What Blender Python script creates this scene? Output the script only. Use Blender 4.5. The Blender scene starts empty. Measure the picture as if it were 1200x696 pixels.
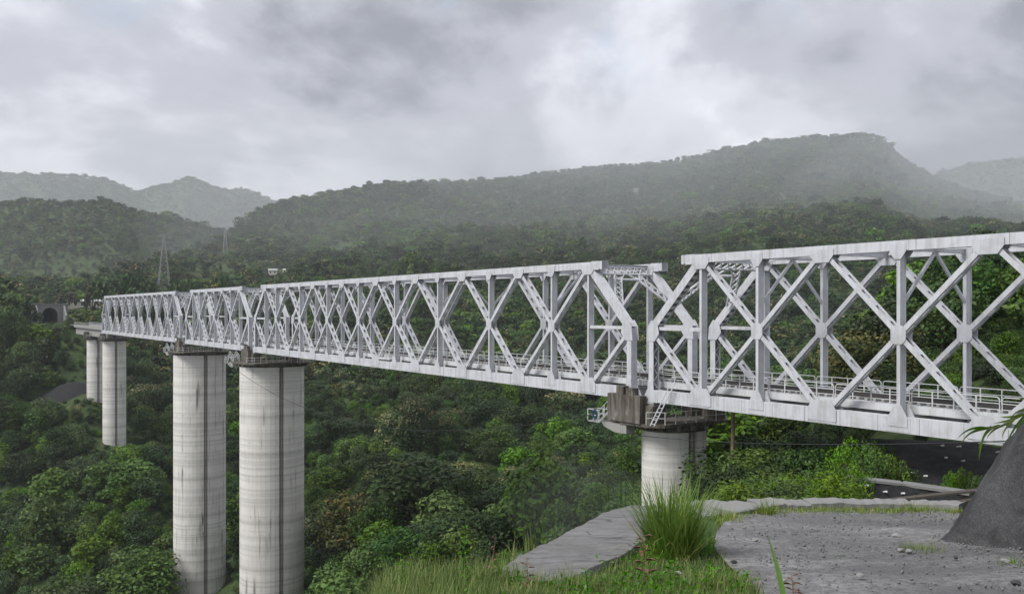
import bpy, bmesh, math, random
import numpy as np
from mathutils import Vector, Matrix

random.seed(7)
rng = np.random.default_rng(7)
R = math.radians
scene = bpy.context.scene
COL = scene.collection

# ------------------------------------------------------------------ camera
F = 1109.0            # focal length in photo pixels (photo 1200 wide)
HOR = 362.7           # horizon row in the photo
cam_d = bpy.data.cameras.new('camera')
cam = bpy.data.objects.new('camera', cam_d)
COL.objects.link(cam)
cam_d.sensor_width = 36.0
cam_d.lens = 36.0 * F / 1200.0
cam_d.shift_y = (HOR - 348.0) / 1200.0
cam_d.clip_start = 0.1
cam_d.clip_end = 12000.0
cam.location = (0, 0, 0)
cam.rotation_euler = (R(90), 0, 0)
scene.camera = cam

# ------------------------------------------------------------------ world
SUN_DIR = Vector((-0.74, -0.42, 0.95)).normalized()   # towards the sun
world = bpy.data.worlds.new('World')
scene.world = world
world.use_nodes = True
wt = world.node_tree
wt.nodes.clear()
def wn(t, **kw):
    n = wt.nodes.new(t)
    for k, v in kw.items():
        setattr(n, k, v)
    return n
wo = wn('ShaderNodeOutputWorld')
sky = wn('ShaderNodeTexSky', sky_type='NISHITA')
sky.sun_disc = False
sky.sun_elevation = math.asin(SUN_DIR.z)
sky.sun_rotation = math.atan2(SUN_DIR.x, SUN_DIR.y)
sky.air_density = 1.2
sky.dust_density = 2.0
bg_sky = wn('ShaderNodeBackground'); bg_sky.inputs[1].default_value = 0.10
wt.links.new(sky.outputs[0], bg_sky.inputs[0])
tc = wn('ShaderNodeTexCoord')
sep = wn('ShaderNodeSeparateXYZ'); wt.links.new(tc.outputs['Generated'], sep.inputs[0])
def wmath(op, a, b=None):
    n = wn('ShaderNodeMath', operation=op)
    for i, v in enumerate((a, b)):
        if v is None: continue
        if isinstance(v, (int, float)): n.inputs[i].default_value = v
        else: wt.links.new(v, n.inputs[i])
    return n.outputs[0]
den = wmath('ADD', wmath('ABSOLUTE', sep.outputs[2]), 0.55)
cx = wmath('DIVIDE', sep.outputs[0], den)
cy = wmath('DIVIDE', sep.outputs[1], den)
cmb = wn('ShaderNodeCombineXYZ')
wt.links.new(cx, cmb.inputs[0]); wt.links.new(cy, cmb.inputs[1]); 
def wnoise(scale, detail, rough, off, dist=0.0):
    mp = wn('ShaderNodeMapping'); mp.inputs['Location'].default_value = off
    wt.links.new(cmb.outputs[0], mp.inputs[0])
    n = wn('ShaderNodeTexNoise'); n.inputs['Scale'].default_value = scale
    n.inputs['Detail'].default_value = detail; n.inputs['Roughness'].default_value = rough
    n.inputs['Distortion'].default_value = dist
    wt.links.new(mp.outputs[0], n.inputs['Vector'])
    return n.outputs['Fac']
def wramp(fac, stops):
    r = wn('ShaderNodeValToRGB')
    e = r.color_ramp.elements
    while len(e) < len(stops): e.new(0.5)
    for el, (p, c) in zip(e, stops):
        el.position = p; el.color = (*c, 1) if len(c) == 3 else c
    r.color_ramp.interpolation = 'EASE'
    wt.links.new(fac, r.inputs[0])
    return r.outputs[0]
n1 = wnoise(1.9, 9, 0.56, (21.135, 2.382, 0), 0.35)
n2 = wnoise(5.5, 8, 0.6, (5.382, 21.135, 0), 0.2)
cl = wmath('ADD', wmath('MULTIPLY', n1, 0.78), wmath('MULTIPLY', n2, 0.22))
cloud_col = wramp(cl, [(0.37, (0.24, 0.252, 0.295)), (0.47, (0.42, 0.433, 0.487)), (0.57, (0.66, 0.67, 0.73)), (0.70, (1.35, 1.35, 1.42))])
bg_cl = wn('ShaderNodeBackground'); bg_cl.inputs[1].default_value = 0.60
wt.links.new(cloud_col, bg_cl.inputs[0])
n3 = wnoise(2.4, 6, 0.55, (-4.618, 26.135, 0), 0.3)
cover = wramp(n3, [(0.32, (0.70, 0.70, 0.70)), (0.45, (1, 1, 1))])
mixw = wn('ShaderNodeMixShader')
wt.links.new(cover, mixw.inputs[0])
wt.links.new(bg_sky.outputs[0], mixw.inputs[1])
wt.links.new(bg_cl.outputs[0], mixw.inputs[2])
wt.links.new(mixw.outputs[0], wo.inputs[0])

# ------------------------------------------------------------------ sun (veiled by cloud)
sl = bpy.data.lights.new('sun', 'SUN')
sl.energy = 1.5
sl.angle = R(25)
sl.color = (1.0, 0.975, 0.94)
so = bpy.data.objects.new('sun', sl)
COL.objects.link(so)
so.rotation_euler = SUN_DIR.to_track_quat('Z', 'Y').to_euler()
so.location = SUN_DIR * 100

vs = scene.view_settings
vs.view_transform = 'Standard'
vs.look = 'None'
vs.exposure = 1.2
vs.gamma = 1.0
vs.use_curve_mapping = False
cy_ = scene.cycles
cy_.use_denoising = True
try: cy_.denoiser = 'OPENIMAGEDENOISE'
except Exception: pass
cy_.max_bounces = 4
cy_.diffuse_bounces = 2
cy_.glossy_bounces = 2
cy_.transmission_bounces = 3
cy_.volume_bounces = 1
cy_.transparent_max_bounces = 8
cy_.caustics_reflective = False
cy_.caustics_refractive = False

# ------------------------------------------------------------------ helpers
def px(x, y, Y):
    """A point Y metres in front of the viewpoint that the photo shows at (x, y)."""
    return Vector(((x - 600) / F * Y, Y, (HOR - y) / F * Y))
def tag(o, label=None, cat=None, group=None, kind=None):
    if label: o['label'] = label
    if cat: o['category'] = cat
    if group: o['group'] = group
    if kind: o['kind'] = kind
    return o
def empty(name, loc=(0, 0, 0), rz=0.0):
    o = bpy.data.objects.new(name, None)
    o.empty_display_size = 0.5
    COL.objects.link(o)
    o.location = loc
    o.rotation_euler = (0, 0, rz)
    return o
def link(name, me, parent=None, loc=None):
    o = bpy.data.objects.new(name, me)
    COL.objects.link(o)
    if parent: o.parent = parent
    if loc is not None: o.location = loc
    return o
class MB:
    """Collects verts and faces of one mesh."""
    def __init__(self): self.v = []; self.f = []
    def box(self, x0, x1, y0, y1, z0, z1, M=None):
        b = len(self.v)
        P = [(x0,y0,z0),(x1,y0,z0),(x1,y1,z0),(x0,y1,z0),(x0,y0,z1),(x1,y0,z1),(x1,y1,z1),(x0,y1,z1)]
        if M is not None: P = [tuple(M @ Vector(p)) for p in P]
        self.v += P
        self.f += [tuple(b + i for i in q) for q in ((0,3,2,1),(4,5,6,7),(0,1,5,4),(1,2,6,5),(2,3,7,6),(3,0,4,7))]
        return self
    def bar(self, a, b, w, h, up=(0, 0, 1), ext=0.0):
        """A box from a to b, w wide sideways and h along the up direction."""
        a = Vector(a); b = Vector(b); d = b - a; L = d.length
        M = frame(a, b, up)
        return self.box(-ext, L + ext, -w / 2, w / 2, -h / 2, h / 2, M)
    def tube(self, pts, r, n=6, caps=True):
        pts = [Vector(p) for p in pts]
        rs = r if isinstance(r, (list, tuple)) else [r] * len(pts)
        base = len(self.v)
        for i, p in enumerate(pts):
            d = (pts[min(i + 1, len(pts) - 1)] - pts[max(i - 1, 0)]).normalized()
            a = d.orthogonal().normalized() if abs(d.z) < 0.9 else Vector((1, 0, 0)).cross(d).normalized()
            if abs(d.z) < 0.9: a = Vector((0, 0, 1)).cross(d).normalized()
            c = d.cross(a)
            for k in range(n):
                t = 2 * math.pi * k / n
                self.v.append(tuple(p + (a * math.cos(t) + c * math.sin(t)) * rs[i]))
        for i in range(len(pts) - 1):
            for k in range(n):
                k2 = (k + 1) % n
                self.f.append((base + i*n + k, base + i*n + k2, base + (i+1)*n + k2, base + (i+1)*n + k))
        if caps:
            self.f.append(tuple(base + k for k in reversed(range(n))))
            self.f.append(tuple(base + (len(pts)-1)*n + k for k in range(n)))
        return self
    def prism(self, poly, a, b, fn):
        """Extrudes a 2D polygon between depths a and b; fn(u, v, d) -> point."""
        n = len(poly); base = len(self.v)
        for d in (a, b):
            for (u, v) in poly: self.v.append(tuple(fn(u, v, d)))
        self.f.append(tuple(base + i for i in range(n)))
        self.f.append(tuple(base + n + i for i in reversed(range(n))))
        for i in range(n):
            j = (i + 1) % n
            self.f.append((base + i, base + n + i, base + n + j, base + j))
        return self
    def mesh(self, name, mat, smooth=False):
        me = bpy.data.meshes.new(name)
        me.from_pydata(self.v, [], self.f)
        bm = bmesh.new(); bm.from_mesh(me)
        bmesh.ops.recalc_face_normals(bm, faces=bm.faces)
        bm.to_mesh(me); bm.free()
        if mat: me.materials.append(mat)
        if smooth: me.polygons.foreach_set('use_smooth', [True] * len(me.polygons))
        return me
    def build(self, name, mat, parent=None, loc=None, smooth=False):
        return link(name, self.mesh(name, mat, smooth), parent, loc)
def frame(a, b, up=(0, 0, 1)):
    a = Vector(a); b = Vector(b)
    x = (b - a).normalized(); up = Vector(up)
    y = up.cross(x)
    if y.length < 1e-5: y = Vector((0, 1, 0)) if abs(x.y) < 0.9 else Vector((1, 0, 0))
    y.normalize(); z = x.cross(y)
    M = Matrix((x, y, z)).transposed().to_4x4(); M.translation = a
    return M
def np_mesh(name, V, Q, mat, smooth=False, attr=None):
    """Mesh from numpy arrays: V (n,3), Q (m,3) or (m,4)."""
    me = bpy.data.meshes.new(name)
    k = Q.shape[1]
    me.vertices.add(len(V)); me.vertices.foreach_set('co', V.astype(np.float32).ravel())
    me.loops.add(Q.size); me.loops.foreach_set('vertex_index', Q.astype(np.int32).ravel())
    me.polygons.add(len(Q))
    me.polygons.foreach_set('loop_start', np.arange(0, Q.size, k, dtype=np.int32))
    me.polygons.foreach_set('loop_total', np.full(len(Q), k, dtype=np.int32))
    if smooth: me.polygons.foreach_set('use_smooth', np.ones(len(Q), dtype=bool))
    if attr:
        for an, val in attr.items():
            a = me.attributes.new(an, 'FLOAT', 'POINT'); a.data.foreach_set('value', val.astype(np.float32))
    me.update(calc_edges=True)
    if mat: me.materials.append(mat)
    return me

# lattice value noise, vectorised
def _hash(ix, iy, seed):
    n = (ix.astype(np.int64) * 374761393 + iy.astype(np.int64) * 668265263 + seed * 1442695041) & 0x7fffffff
    n = (n ^ (n >> 13)) * 1274126177 & 0x7fffffff
    return ((n ^ (n >> 16)) & 0xffff) / 65535.0
def vnoise(x, y, seed=0):
    x = np.asarray(x, float); y = np.asarray(y, float)
    ix = np.floor(x); iy = np.floor(y); fx = x - ix; fy = y - iy
    fx = fx*fx*(3-2*fx); fy = fy*fy*(3-2*fy)
    a = _hash(ix, iy, seed); b = _hash(ix+1, iy, seed); c = _hash(ix, iy+1, seed); d = _hash(ix+1, iy+1, seed)
    return (a*(1-fx)+b*fx)*(1-fy) + (c*(1-fx)+d*fx)*fy - 0.5
def fbm(x, y, seed=0, oct=4):
    s = 0; a = 1.0
    for o in range(oct):
        s = s + a * vnoise(x * 2**o, y * 2**o, seed + o * 17); a *= 0.5
    return s

# ------------------------------------------------------------------ materials
MATS = {}
class NT:
    def __init__(self, name):
        self.m = bpy.data.materials.new(name); self.m.use_nodes = True
        self.t = self.m.node_tree; self.t.nodes.clear()
        self.out = self.t.nodes.new('ShaderNodeOutputMaterial')
        MATS[name] = self.m
    def n(self, t, ins=None, **kw):
        nd = self.t.nodes.new(t)
        for k, v in kw.items(): setattr(nd, k, v)
        for k, v in (ins or {}).items(): self.set(nd.inputs[k], v)
        return nd
    def set(self, sock, v):
        if hasattr(v, 'links'): self.t.links.new(v, sock)
        else: sock.default_value = v
    def noise(self, vec, scale, detail=4, rough=0.55, dist=0.0):
        return self.n('ShaderNodeTexNoise', {'Vector': vec, 'Scale': scale, 'Detail': detail, 'Roughness': rough, 'Distortion': dist}).outputs['Fac']
    def ramp(self, fac, stops, interp='LINEAR'):
        r = self.n('ShaderNodeValToRGB', {0: fac}); e = r.color_ramp.elements
        while len(e) < len(stops): e.new(0.5)
        for el, (p, c) in zip(e, stops):
            el.position = p
            el.color = (c, c, c, 1) if isinstance(c, (int, float)) else (*c, 1)
        r.color_ramp.interpolation = interp
        return r.outputs[0]
    def math(self, op, a, b=0.0, clamp=False):
        nd = self.n('ShaderNodeMath', {0: a, 1: b}, operation=op); nd.use_clamp = clamp
        return nd.outputs[0]
    def mix(self, fac, a, b, mode='MIX'):
        nd = self.n('ShaderNodeMix', data_type='RGBA', blend_type=mode)
        self.set(nd.inputs[0], fac); 
        for s, v in ((nd.inputs[6], a), (nd.inputs[7], b)):
            self.set(s, v if hasattr(v, 'links') else (*v, 1))
        return nd.outputs[2]
    def mapv(self, vec, scale=(1,1,1), loc=(0,0,0)):
        return self.n('ShaderNodeMapping', {'Vector': vec, 'Scale': scale, 'Location': loc}).outputs[0]
    def bump(self, h, strength, dist=0.05):
        return self.n('ShaderNodeBump', {'Height': h, 'Strength': strength, 'Distance': dist}).outputs[0]
    def pbr(self, col, rough=0.7, normal=None, metal=0.0, spec=0.5):
        p = self.n('ShaderNodeBsdfPrincipled', {'Roughness': rough, 'Metallic': metal})
        self.set(p.inputs['Base Color'], col if hasattr(col, 'links') else (*col, 1))
        p.inputs['Specular IOR Level'].default_value = spec
        if normal is not None: self.t.links.new(normal, p.inputs['Normal'])
        self.t.links.new(p.outputs[0], self.out.inputs[0])
        return self.m
    def obj(self): return self.n('ShaderNodeTexCoord').outputs['Object']
    def pos(self): return self.n('ShaderNodeNewGeometry').outputs['Position']
    def rand(self): return self.n('ShaderNodeObjectInfo').outputs['Random']
    def attr(self, name): return self.n('ShaderNodeAttribute', attribute_name=name).outputs['Fac']

def mat_paint(name, base, grime=0.5, bolts=False):
    t = NT(name); P = t.pos()
    g = t.noise(P, 0.9, 6, 0.6)
    streak = t.noise(t.mapv(P, (2.2, 2.2, 0.16)), 1.5, 5, 0.6)
    fac = t.ramp(t.math('MULTIPLY', g, streak), [(0.16, 1.0), (0.30, 0.0)])
    dirty = tuple(c * k for c, k in zip(base, (0.66, 0.64, 0.60)))
    col = t.mix(t.math('MULTIPLY', fac, grime), base, dirty)
    rust = t.ramp(t.noise(t.mapv(P, (1, 1, 0.35)), 2.3, 7, 0.7), [(0.70, 0.0), (0.78, 0.55)])
    col = t.mix(rust, col, (0.30, 0.20, 0.13))
    nrm = None
    if bolts:
        v = t.n('ShaderNodeTexVoronoi', {'Vector': t.obj(), 'Scale': 7.5, 'Randomness': 0.0})
        d = t.ramp(v.outputs['Distance'], [(0.22, 1.0), (0.34, 0.0)])
        col = t.mix(t.math('MULTIPLY', d, 0.22), col, tuple(c * 0.72 for c in base))
        nrm = t.bump(d, 0.3, 0.02)
    return t.pbr(col, 0.55, nrm, spec=0.35)
mat_paint('paint', (0.53, 0.542, 0.57), 0.60)
mat_paint('paint_bolted', (0.51, 0.522, 0.55), 0.60, True)
mat_paint('paint_rail', (0.58, 0.59, 0.60), 0.5)
mat_paint('galvanised', (0.36, 0.37, 0.37), 0.8)

def mat_concrete(name, base, stain=0.5, band=True, dark=(0.10, 0.09, 0.08), streaky=False):
    t = NT(name); O = t.obj(); P = t.pos()
    g = t.noise(P, 0.35, 7, 0.6)
    col = t.mix(g, tuple(c * 0.80 for c in base), tuple(min(1, c * 1.15) for c in base))
    sepz = t.n('ShaderNodeSeparateXYZ', {0: P}).outputs[2]
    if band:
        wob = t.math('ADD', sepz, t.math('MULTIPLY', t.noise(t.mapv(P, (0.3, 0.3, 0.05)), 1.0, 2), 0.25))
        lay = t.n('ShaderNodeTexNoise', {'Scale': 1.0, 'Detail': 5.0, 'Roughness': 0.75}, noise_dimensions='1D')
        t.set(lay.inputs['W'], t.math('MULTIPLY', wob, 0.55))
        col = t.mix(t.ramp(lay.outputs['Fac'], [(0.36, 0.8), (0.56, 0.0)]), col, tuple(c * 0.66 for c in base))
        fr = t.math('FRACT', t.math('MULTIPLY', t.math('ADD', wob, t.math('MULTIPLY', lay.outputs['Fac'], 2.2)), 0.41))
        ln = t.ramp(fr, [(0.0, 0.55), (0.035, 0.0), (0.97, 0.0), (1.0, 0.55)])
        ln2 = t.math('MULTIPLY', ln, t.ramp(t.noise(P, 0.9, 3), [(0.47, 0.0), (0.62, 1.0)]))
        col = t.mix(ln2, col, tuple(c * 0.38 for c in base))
    st = t.noise(t.mapv(P, (1.1, 1.1, 0.035)), 1.3, 6, 0.65)
    st2 = t.noise(t.mapv(P, (0.5, 0.5, 0.12)), 1.0, 4, 0.6)
    sf = t.math('MULTIPLY', t.ramp(st, [(0.50, 0.0), (0.66, 1.0)]), t.ramp(st2, [(0.50, 0.0), (0.64, 1.0)]))
    col = t.mix(t.math('MULTIPLY', sf, stain), col, dark)
    if streaky:
        s3 = t.noise(t.mapv(P, (1.9, 1.9, 0.22)), 1.0, 7, 0.68)
        col = t.mix(t.ramp(s3, [(0.38, 0.85), (0.60, 0.0)]), col, dark)
        s4 = t.noise(t.mapv(P, (1.0, 1.0, 0.5), (7, 3, 1)), 1.0, 6, 0.65)
        col = t.mix(t.ramp(s4, [(0.55, 0.0), (0.68, 0.8)]), col, (0.26, 0.245, 0.21))
    b = t.noise(P, 6.0, 6, 0.6)
    return t.pbr(col, 0.9, t.bump(b, 0.35, 0.03), spec=0.2)
mat_concrete('pier_concrete', (0.68, 0.657, 0.615), 0.9)
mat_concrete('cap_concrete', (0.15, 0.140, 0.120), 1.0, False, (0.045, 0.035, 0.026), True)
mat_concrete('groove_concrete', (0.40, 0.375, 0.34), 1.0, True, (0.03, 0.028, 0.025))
mat_concrete('old_concrete', (0.235, 0.232, 0.228), 0.6, False, (0.09, 0.085, 0.08))
mat_concrete('girder_concrete', (0.30, 0.295, 0.28), 0.8, False, (0.09, 0.08, 0.07))

def mat_plain(name, base, var=0.25, scale=3.0, rough=0.8, bump=0.2, spec=0.3):
    t = NT(name); P = t.pos()
    g = t.noise(P, scale, 5, 0.6)
    col = t.mix(g, tuple(c * (1 - var) for c in base), tuple(min(1, c * (1 + var)) for c in base))
    return t.pbr(col, rough, t.bump(g, bump, 0.02), spec=spec)
mat_plain('seam', (0.22, 0.22, 0.225), 0.3, 3.0)
mat_plain('sleeper', (0.36, 0.35, 0.33), 0.35, 2.0)
mat_plain('rail_steel', (0.055, 0.05, 0.048), 0.3, 5.0, 0.5)
mat_plain('deck_dark', (0.10, 0.10, 0.10), 0.3, 2.0)
mat_plain('bark', (0.10, 0.085, 0.065), 0.4, 1.5)
mat_plain('stone_grey', (0.15, 0.148, 0.145), 0.4, 9.0)
mat_plain('black_cable', (0.03, 0.03, 0.032), 0.2)
mat_plain('blue_plastic', (0.02, 0.06, 0.12), 0.2)
mat_plain('roof_pale', (0.55, 0.56, 0.57), 0.2, 0.8)
mat_plain('wall_cream', (0.45, 0.42, 0.38), 0.2, 0.8)
mat_plain('dark_opening', (0.02, 0.02, 0.022), 0.2)
mat_plain('orange_paint', (0.50, 0.14, 0.03), 0.2)
mat_plain('white_anchor', (0.75, 0.75, 0.73), 0.1)
mat_plain('spoil', (0.022, 0.022, 0.024), 0.5, 1.2, 0.95)
mat_plain('dry_brown', (0.16, 0.09, 0.06), 0.4, 20.0)
mat_plain('rusty_pipe', (0.16, 0.12, 0.08), 0.5, 1.2)
mat_plain('leaf_stem', (0.10, 0.13, 0.05), 0.3)
mat_plain('wood', (0.075, 0.065, 0.055), 0.4, 4.0)

def mat_leaf(name, stops, rough=0.55, trans=0.22, hv=0.50):
    """Leaf colour from a per-leaf value 'lv', shifted for each plant."""
    t = NT(name)
    lv = t.attr('lv'); rd = t.rand()
    col = t.ramp(lv, stops)
    hs = t.n('ShaderNodeHueSaturation', {'Color': col,
             'Hue': t.math('ADD', 0.5 - 0.018, t.math('MULTIPLY', rd, 0.036)),
             'Saturation': t.math('ADD', 0.92, t.math('MULTIPLY', t.math('FRACT', t.math('MULTIPLY', rd, 7.3)), 0.35)),
             'Value': t.math('ADD', 1 - hv, t.math('MULTIPLY', t.math('FRACT', t.math('MULTIPLY', rd, 13.7)), 2 * hv))}).outputs[0]
    p = t.n('ShaderNodeBsdfPrincipled', {'Roughness': rough, 'Base Color': hs}); p.inputs['Specular IOR Level'].default_value = 0.3
    tr = t.n('ShaderNodeBsdfTranslucent', {'Color': hs})
    mx = t.n('ShaderNodeMixShader', {0: trans, 1: p.outputs[0], 2: tr.outputs[0]})
    t.t.links.new(mx.outputs[0], t.out.inputs[0])
    return t.m
mat_leaf('leaf_dark', [(0.0, (0.022, 0.045, 0.014)), (0.6, (0.043, 0.080, 0.023)), (1.0, (0.090, 0.135, 0.038))])
mat_leaf('leaf_mid', [(0.0, (0.032, 0.064, 0.015)), (0.6, (0.066, 0.114, 0.026)), (1.0, (0.130, 0.178, 0.045))])
mat_leaf('leaf_pale', [(0.0, (0.028, 0.060, 0.020)), (0.55, (0.060, 0.104, 0.034)), (0.75, (0.15, 0.155, 0.062)), (1.0, (0.31, 0.265, 0.13))])
mat_leaf('leaf_brown', [(0.0, (0.034, 0.052, 0.018)), (0.5, (0.068, 0.086, 0.028)), (0.8, (0.130, 0.122, 0.040)), (1.0, (0.21, 0.175, 0.058))])
mat_leaf('leaf_bright', [(0.0, (0.042, 0.088, 0.014)), (0.6, (0.092, 0.165, 0.027)), (1.0, (0.170, 0.245, 0.048))])
mat_leaf('leaf_grass', [(0.0, (0.045, 0.125, 0.016)), (0.5, (0.110, 0.245, 0.034)), (1.0, (0.215, 0.350, 0.062))], 0.45, 0.35, 0.1)
mat_leaf('leaf_meadow', [(0.0, (0.055, 0.115, 0.018)), (0.45, (0.140, 0.215, 0.042)), (0.75, (0.230, 0.285, 0.075)), (1.0, (0.40, 0.35, 0.16))], 0.6, 0.3, 0.05)

# hillside ground under the plants
t = NT('hill_ground'); P = t.pos()
g1 = t.noise(P, 0.05, 6, 0.6); g2 = t.noise(P, 0.8, 5, 0.65)
c = t.ramp(g1, [(0.35, (0.036, 0.066, 0.022)), (0.52, (0.064, 0.104, 0.032)), (0.66, (0.085, 0.112, 0.040)), (0.78, (0.13, 0.10, 0.06))])
c = t.mix(t.ramp(g2, [(0.3, 0.75), (0.7, 0.0)]), c, (0.018, 0.028, 0.013))
t.pbr(c, 0.9, t.bump(g2, 0.8, 0.6), spec=0.2)

# gravelly road
t = NT('road_gravel'); P = t.pos()
big = t.noise(P, 0.35, 5, 0.6, 0.4); fine = t.noise(P, 9.0, 8, 0.75); ft = t.noise(P, 45.0, 4, 0.7)
c = t.ramp(big, [(0.34, (0.130, 0.127, 0.125)), (0.5, (0.205, 0.202, 0.200)), (0.66, (0.285, 0.281, 0.278))])
band = t.noise(t.mapv(P, (0.30, 1.1, 1.0)), 1.0, 4, 0.6, 0.8)
c = t.mix(t.ramp(band, [(0.36, 0.40), (0.50, 0.0)]), c, (0.095, 0.093, 0.092))
c = t.mix(t.ramp(band, [(0.54, 0.0), (0.66, 0.5)]), c, (0.30, 0.292, 0.285))
c = t.mix(t.ramp(fine, [(0.42, 0.65), (0.58, 0.0)]), c, (0.055, 0.053, 0.052))
c = t.mix(t.ramp(ft, [(0.56, 0.0), (0.70, 0.75)]), c, (0.36, 0.355, 0.35))
wet = t.ramp(t.noise(P, 0.55, 6, 0.65), [(0.50, 0.0), (0.60, 1.0)])
c = t.mix(t.math('MULTIPLY', wet, 0.55), c, (0.08, 0.079, 0.08))
rg = t.ramp(wet, [(0.0, 0.9), (1.0, 0.55)])
hgt = t.math('ADD', t.math('MULTIPLY', fine, 0.6), t.math('MULTIPLY', ft, 0.4))
t.pbr(c, rg, t.bump(hgt, 0.7, 0.035), spec=0.35)

# fabric netting laid over the cut slope
def mat_net(name, base):
    t = NT(name); O = t.pos()
    w1 = t.n('ShaderNodeTexWave', {'Vector': t.mapv(O, (1, 0.35, 0.6)), 'Scale': 13.0, 'Distortion': 14.0, 'Detail': 5.0, 'Detail Scale': 3.0}).outputs['Fac']
    g = t.noise(O, 3.5, 8, 0.7)
    f = t.noise(O, 60.0, 3, 0.7)
    c = t.mix(w1, tuple(x * 0.7 for x in base), tuple(x * 1.4 for x in base))
    c = t.mix(t.ramp(g, [(0.56, 0.0), (0.74, 0.5)]), c, (0.16, 0.15, 0.13))
    c = t.mix(t.ramp(f, [(0.55, 0.0), (0.72, 0.6)]), c, (0.17, 0.17, 0.17))
    lg = t.noise(O, 1.4, 6, 0.65, 0.6)
    c = t.mix(t.ramp(lg, [(0.36, 0.75), (0.52, 0.0)]), c, tuple(x * 0.40 for x in base))
    c = t.mix(t.ramp(lg, [(0.54, 0.0), (0.70, 0.55)]), c, tuple(min(1, x * 2.1) for x in base))
    h = t.math('ADD', t.math('MULTIPLY', lg, 3.0), t.math('ADD', w1, t.math('MULTIPLY', f, 0.7)))
    return t.pbr(c, 0.8, t.bump(h, 0.7, 0.03), spec=0.3)
mat_net('net_grey', (0.070, 0.071, 0.073))
mat_net('net_black', (0.020, 0.021, 0.022))
M = MATS

# ------------------------------------------------------------------ terrain
def fg_z(Y): return -(1.75 + 0.122 * Y)          # the ledge the viewpoint stands on, falling away
COLS = {
 -700: (6, [(12,1400),(60,1200),(150,900),(210,790),(250,730),(300,640),(330,570),(350,510),(380,440),(400,395),(430,350),(520,345),(620,345)]),
 -300: (6, [(12,1400),(60,1200),(150,900),(210,790),(250,730),(300,640),(330,570),(350,510),(380,440),(400,395),(430,350),(520,345),(620,345)]),
 0:    (6, [(12,1400),(60,1200),(150,900),(210,790),(250,715),(280,655),(310,605),(330,560),(350,505),(380,445),(400,405),(430,352),(460,350),(520,358),(620,352)]),
 45:   (6, [(12,1400),(60,1200),(150,900),(210,780),(250,695),(300,600),(330,545),(350,505),(370,475),(400,440),(440,410),(480,386),(505,379),(540,377),(570,362),(620,352)]),
 100:  (6, [(12,1400),(60,1200),(150,900),(210,770),(250,672),(300,575),(330,522),(364,462),(400,432),(440,402),(480,386),(505,380),(560,366),(620,350)]),
 145:  (6, [(12,1400),(60,1200),(150,900),(210,760),(250,655),(300,565),(336,524),(370,480),(430,430),(500,395),(560,370),(620,352)]),
 210:  (7, [(13,1300),(60,1200),(150,900),(210,760),(236,715),(255,655),(300,580),(380,495),(450,445),(520,405),(620,365)]),
 320:  (8, [(14,1100),(60,1100),(130,850),(190,720),(230,650),(280,600),(340,545),(400,500),(470,450),(540,410),(620,378)]),
 450:  (10.6, [(14,900),(40,900),(90,790),(130,720),(160,680),(200,620),(300,530),(400,465),(520,415),(620,385)]),
 600:  (13.2, [(16,800),(40,900),(90,760),(130,690),(170,640),(230,575),(300,525),(400,460),(520,410),(620,380)]),
 700:  (18.0, [(21,720),(40,850),(90,720),(130,660),(180,600),(250,550),(330,505),(420,455),(520,410),(620,378)]),
 745:  (20.6, [(24,690),(40,800),(90,715),(130,655),(180,595),(250,548),(330,503),(420,453),(520,408),(620,375)]),
 790:  (20.6, [(24,690),(40,760),(89,710),(130,650),(180,590),(250,545),(330,500),(420,450),(520,405),(620,372)]),
 850:  (20.4, [(24,670),(40,650),(60,625),(90,592),(120,575),(180,545),(250,520),(330,490),(420,440),(520,395),(620,362)]),
 950:  (20.4, [(24,650),(40,625),(58,610),(66,592),(75,568),(90,548),(120,520),(180,500),(250,485),(330,460),(420,420),(520,380),(620,352)]),
 1050: (20.4, [(24,650),(40,625),(57,615),(63,590),(68,572),(73,540),(80,505),(100,450),(130,410),(160,400),(250,430),(330,430),(420,400),(520,370),(620,345)]),
 1150: (20.4, [(24,650),(40,630),(55,612),(60,590),(66,565),(71,530),(80,470),(100,400),(125,355),(160,350),(250,390),(420,380),(620,335)]),
 1250: (20.4, [(24,650),(40,635),(55,600),(65,545),(78,460),(95,385),(120,335),(160,330),(250,360),(420,360),(620,325)]),
 1400: (20.4, [(24,650),(40,640),(45,630),(58,590),(66,540),(78,460),(95,385),(120,335),(160,330),(250,360),(420,360),(620,325)]),
 1900: (20.4, [(24,650),(40,660),(45,650),(58,590),(66,540),(78,460),(95,385),(120,335),(160,330),(250,360),(420,360),(620,325)]),
}
def tab(pairs):
    a = np.array(pairs, float)
    return lambda x: np.interp(x, a[:, 0], a[:, 1])
CREST_Y = tab([(-700,350),(-300,348),(0,345),(100,337),(150,325),(180,312),(210,305),(260,282),(300,254),(330,236),(380,227),(420,223),(470,216),(520,214),(580,212),(620,206),(650,201),(700,197),(720,194),(760,190),(800,186),(850,172),(880,165),(920,161),(960,159),(1000,153),(1020,152),(1035,162),(1050,178),(1070,195),(1100,211),(1130,222),(1160,231),(1200,241),(1300,255),(1900,270)])
CREST_D = tab([(-700,900),(100,900),(190,1100),(330,1650),(500,2150),(700,2500),(1000,2550),(1200,2200),(1900,2100)])
MID_Y = tab([(-700,250),(-300,255),(0,250),(60,243),(125,237),(185,254),(260,285),(330,300),(400,330),(1900,330)])
FAR_Y = tab([(-700,205),(-300,202),(0,198),(60,199),(100,202),(130,208),(160,221),(185,213),(203,210),(213,204),(222,200),(231,204),(243,211),(265,218),(285,214),(300,221),(320,231),(360,248),(450,300),(900,300),(1050,218),(1100,193),(1130,184),(1160,179),(1200,176),(1300,178),(1500,188),(1900,200)])
FAR_D = tab([(-700,3400),(600,3400),(900,4000),(1900,4000)])

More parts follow.
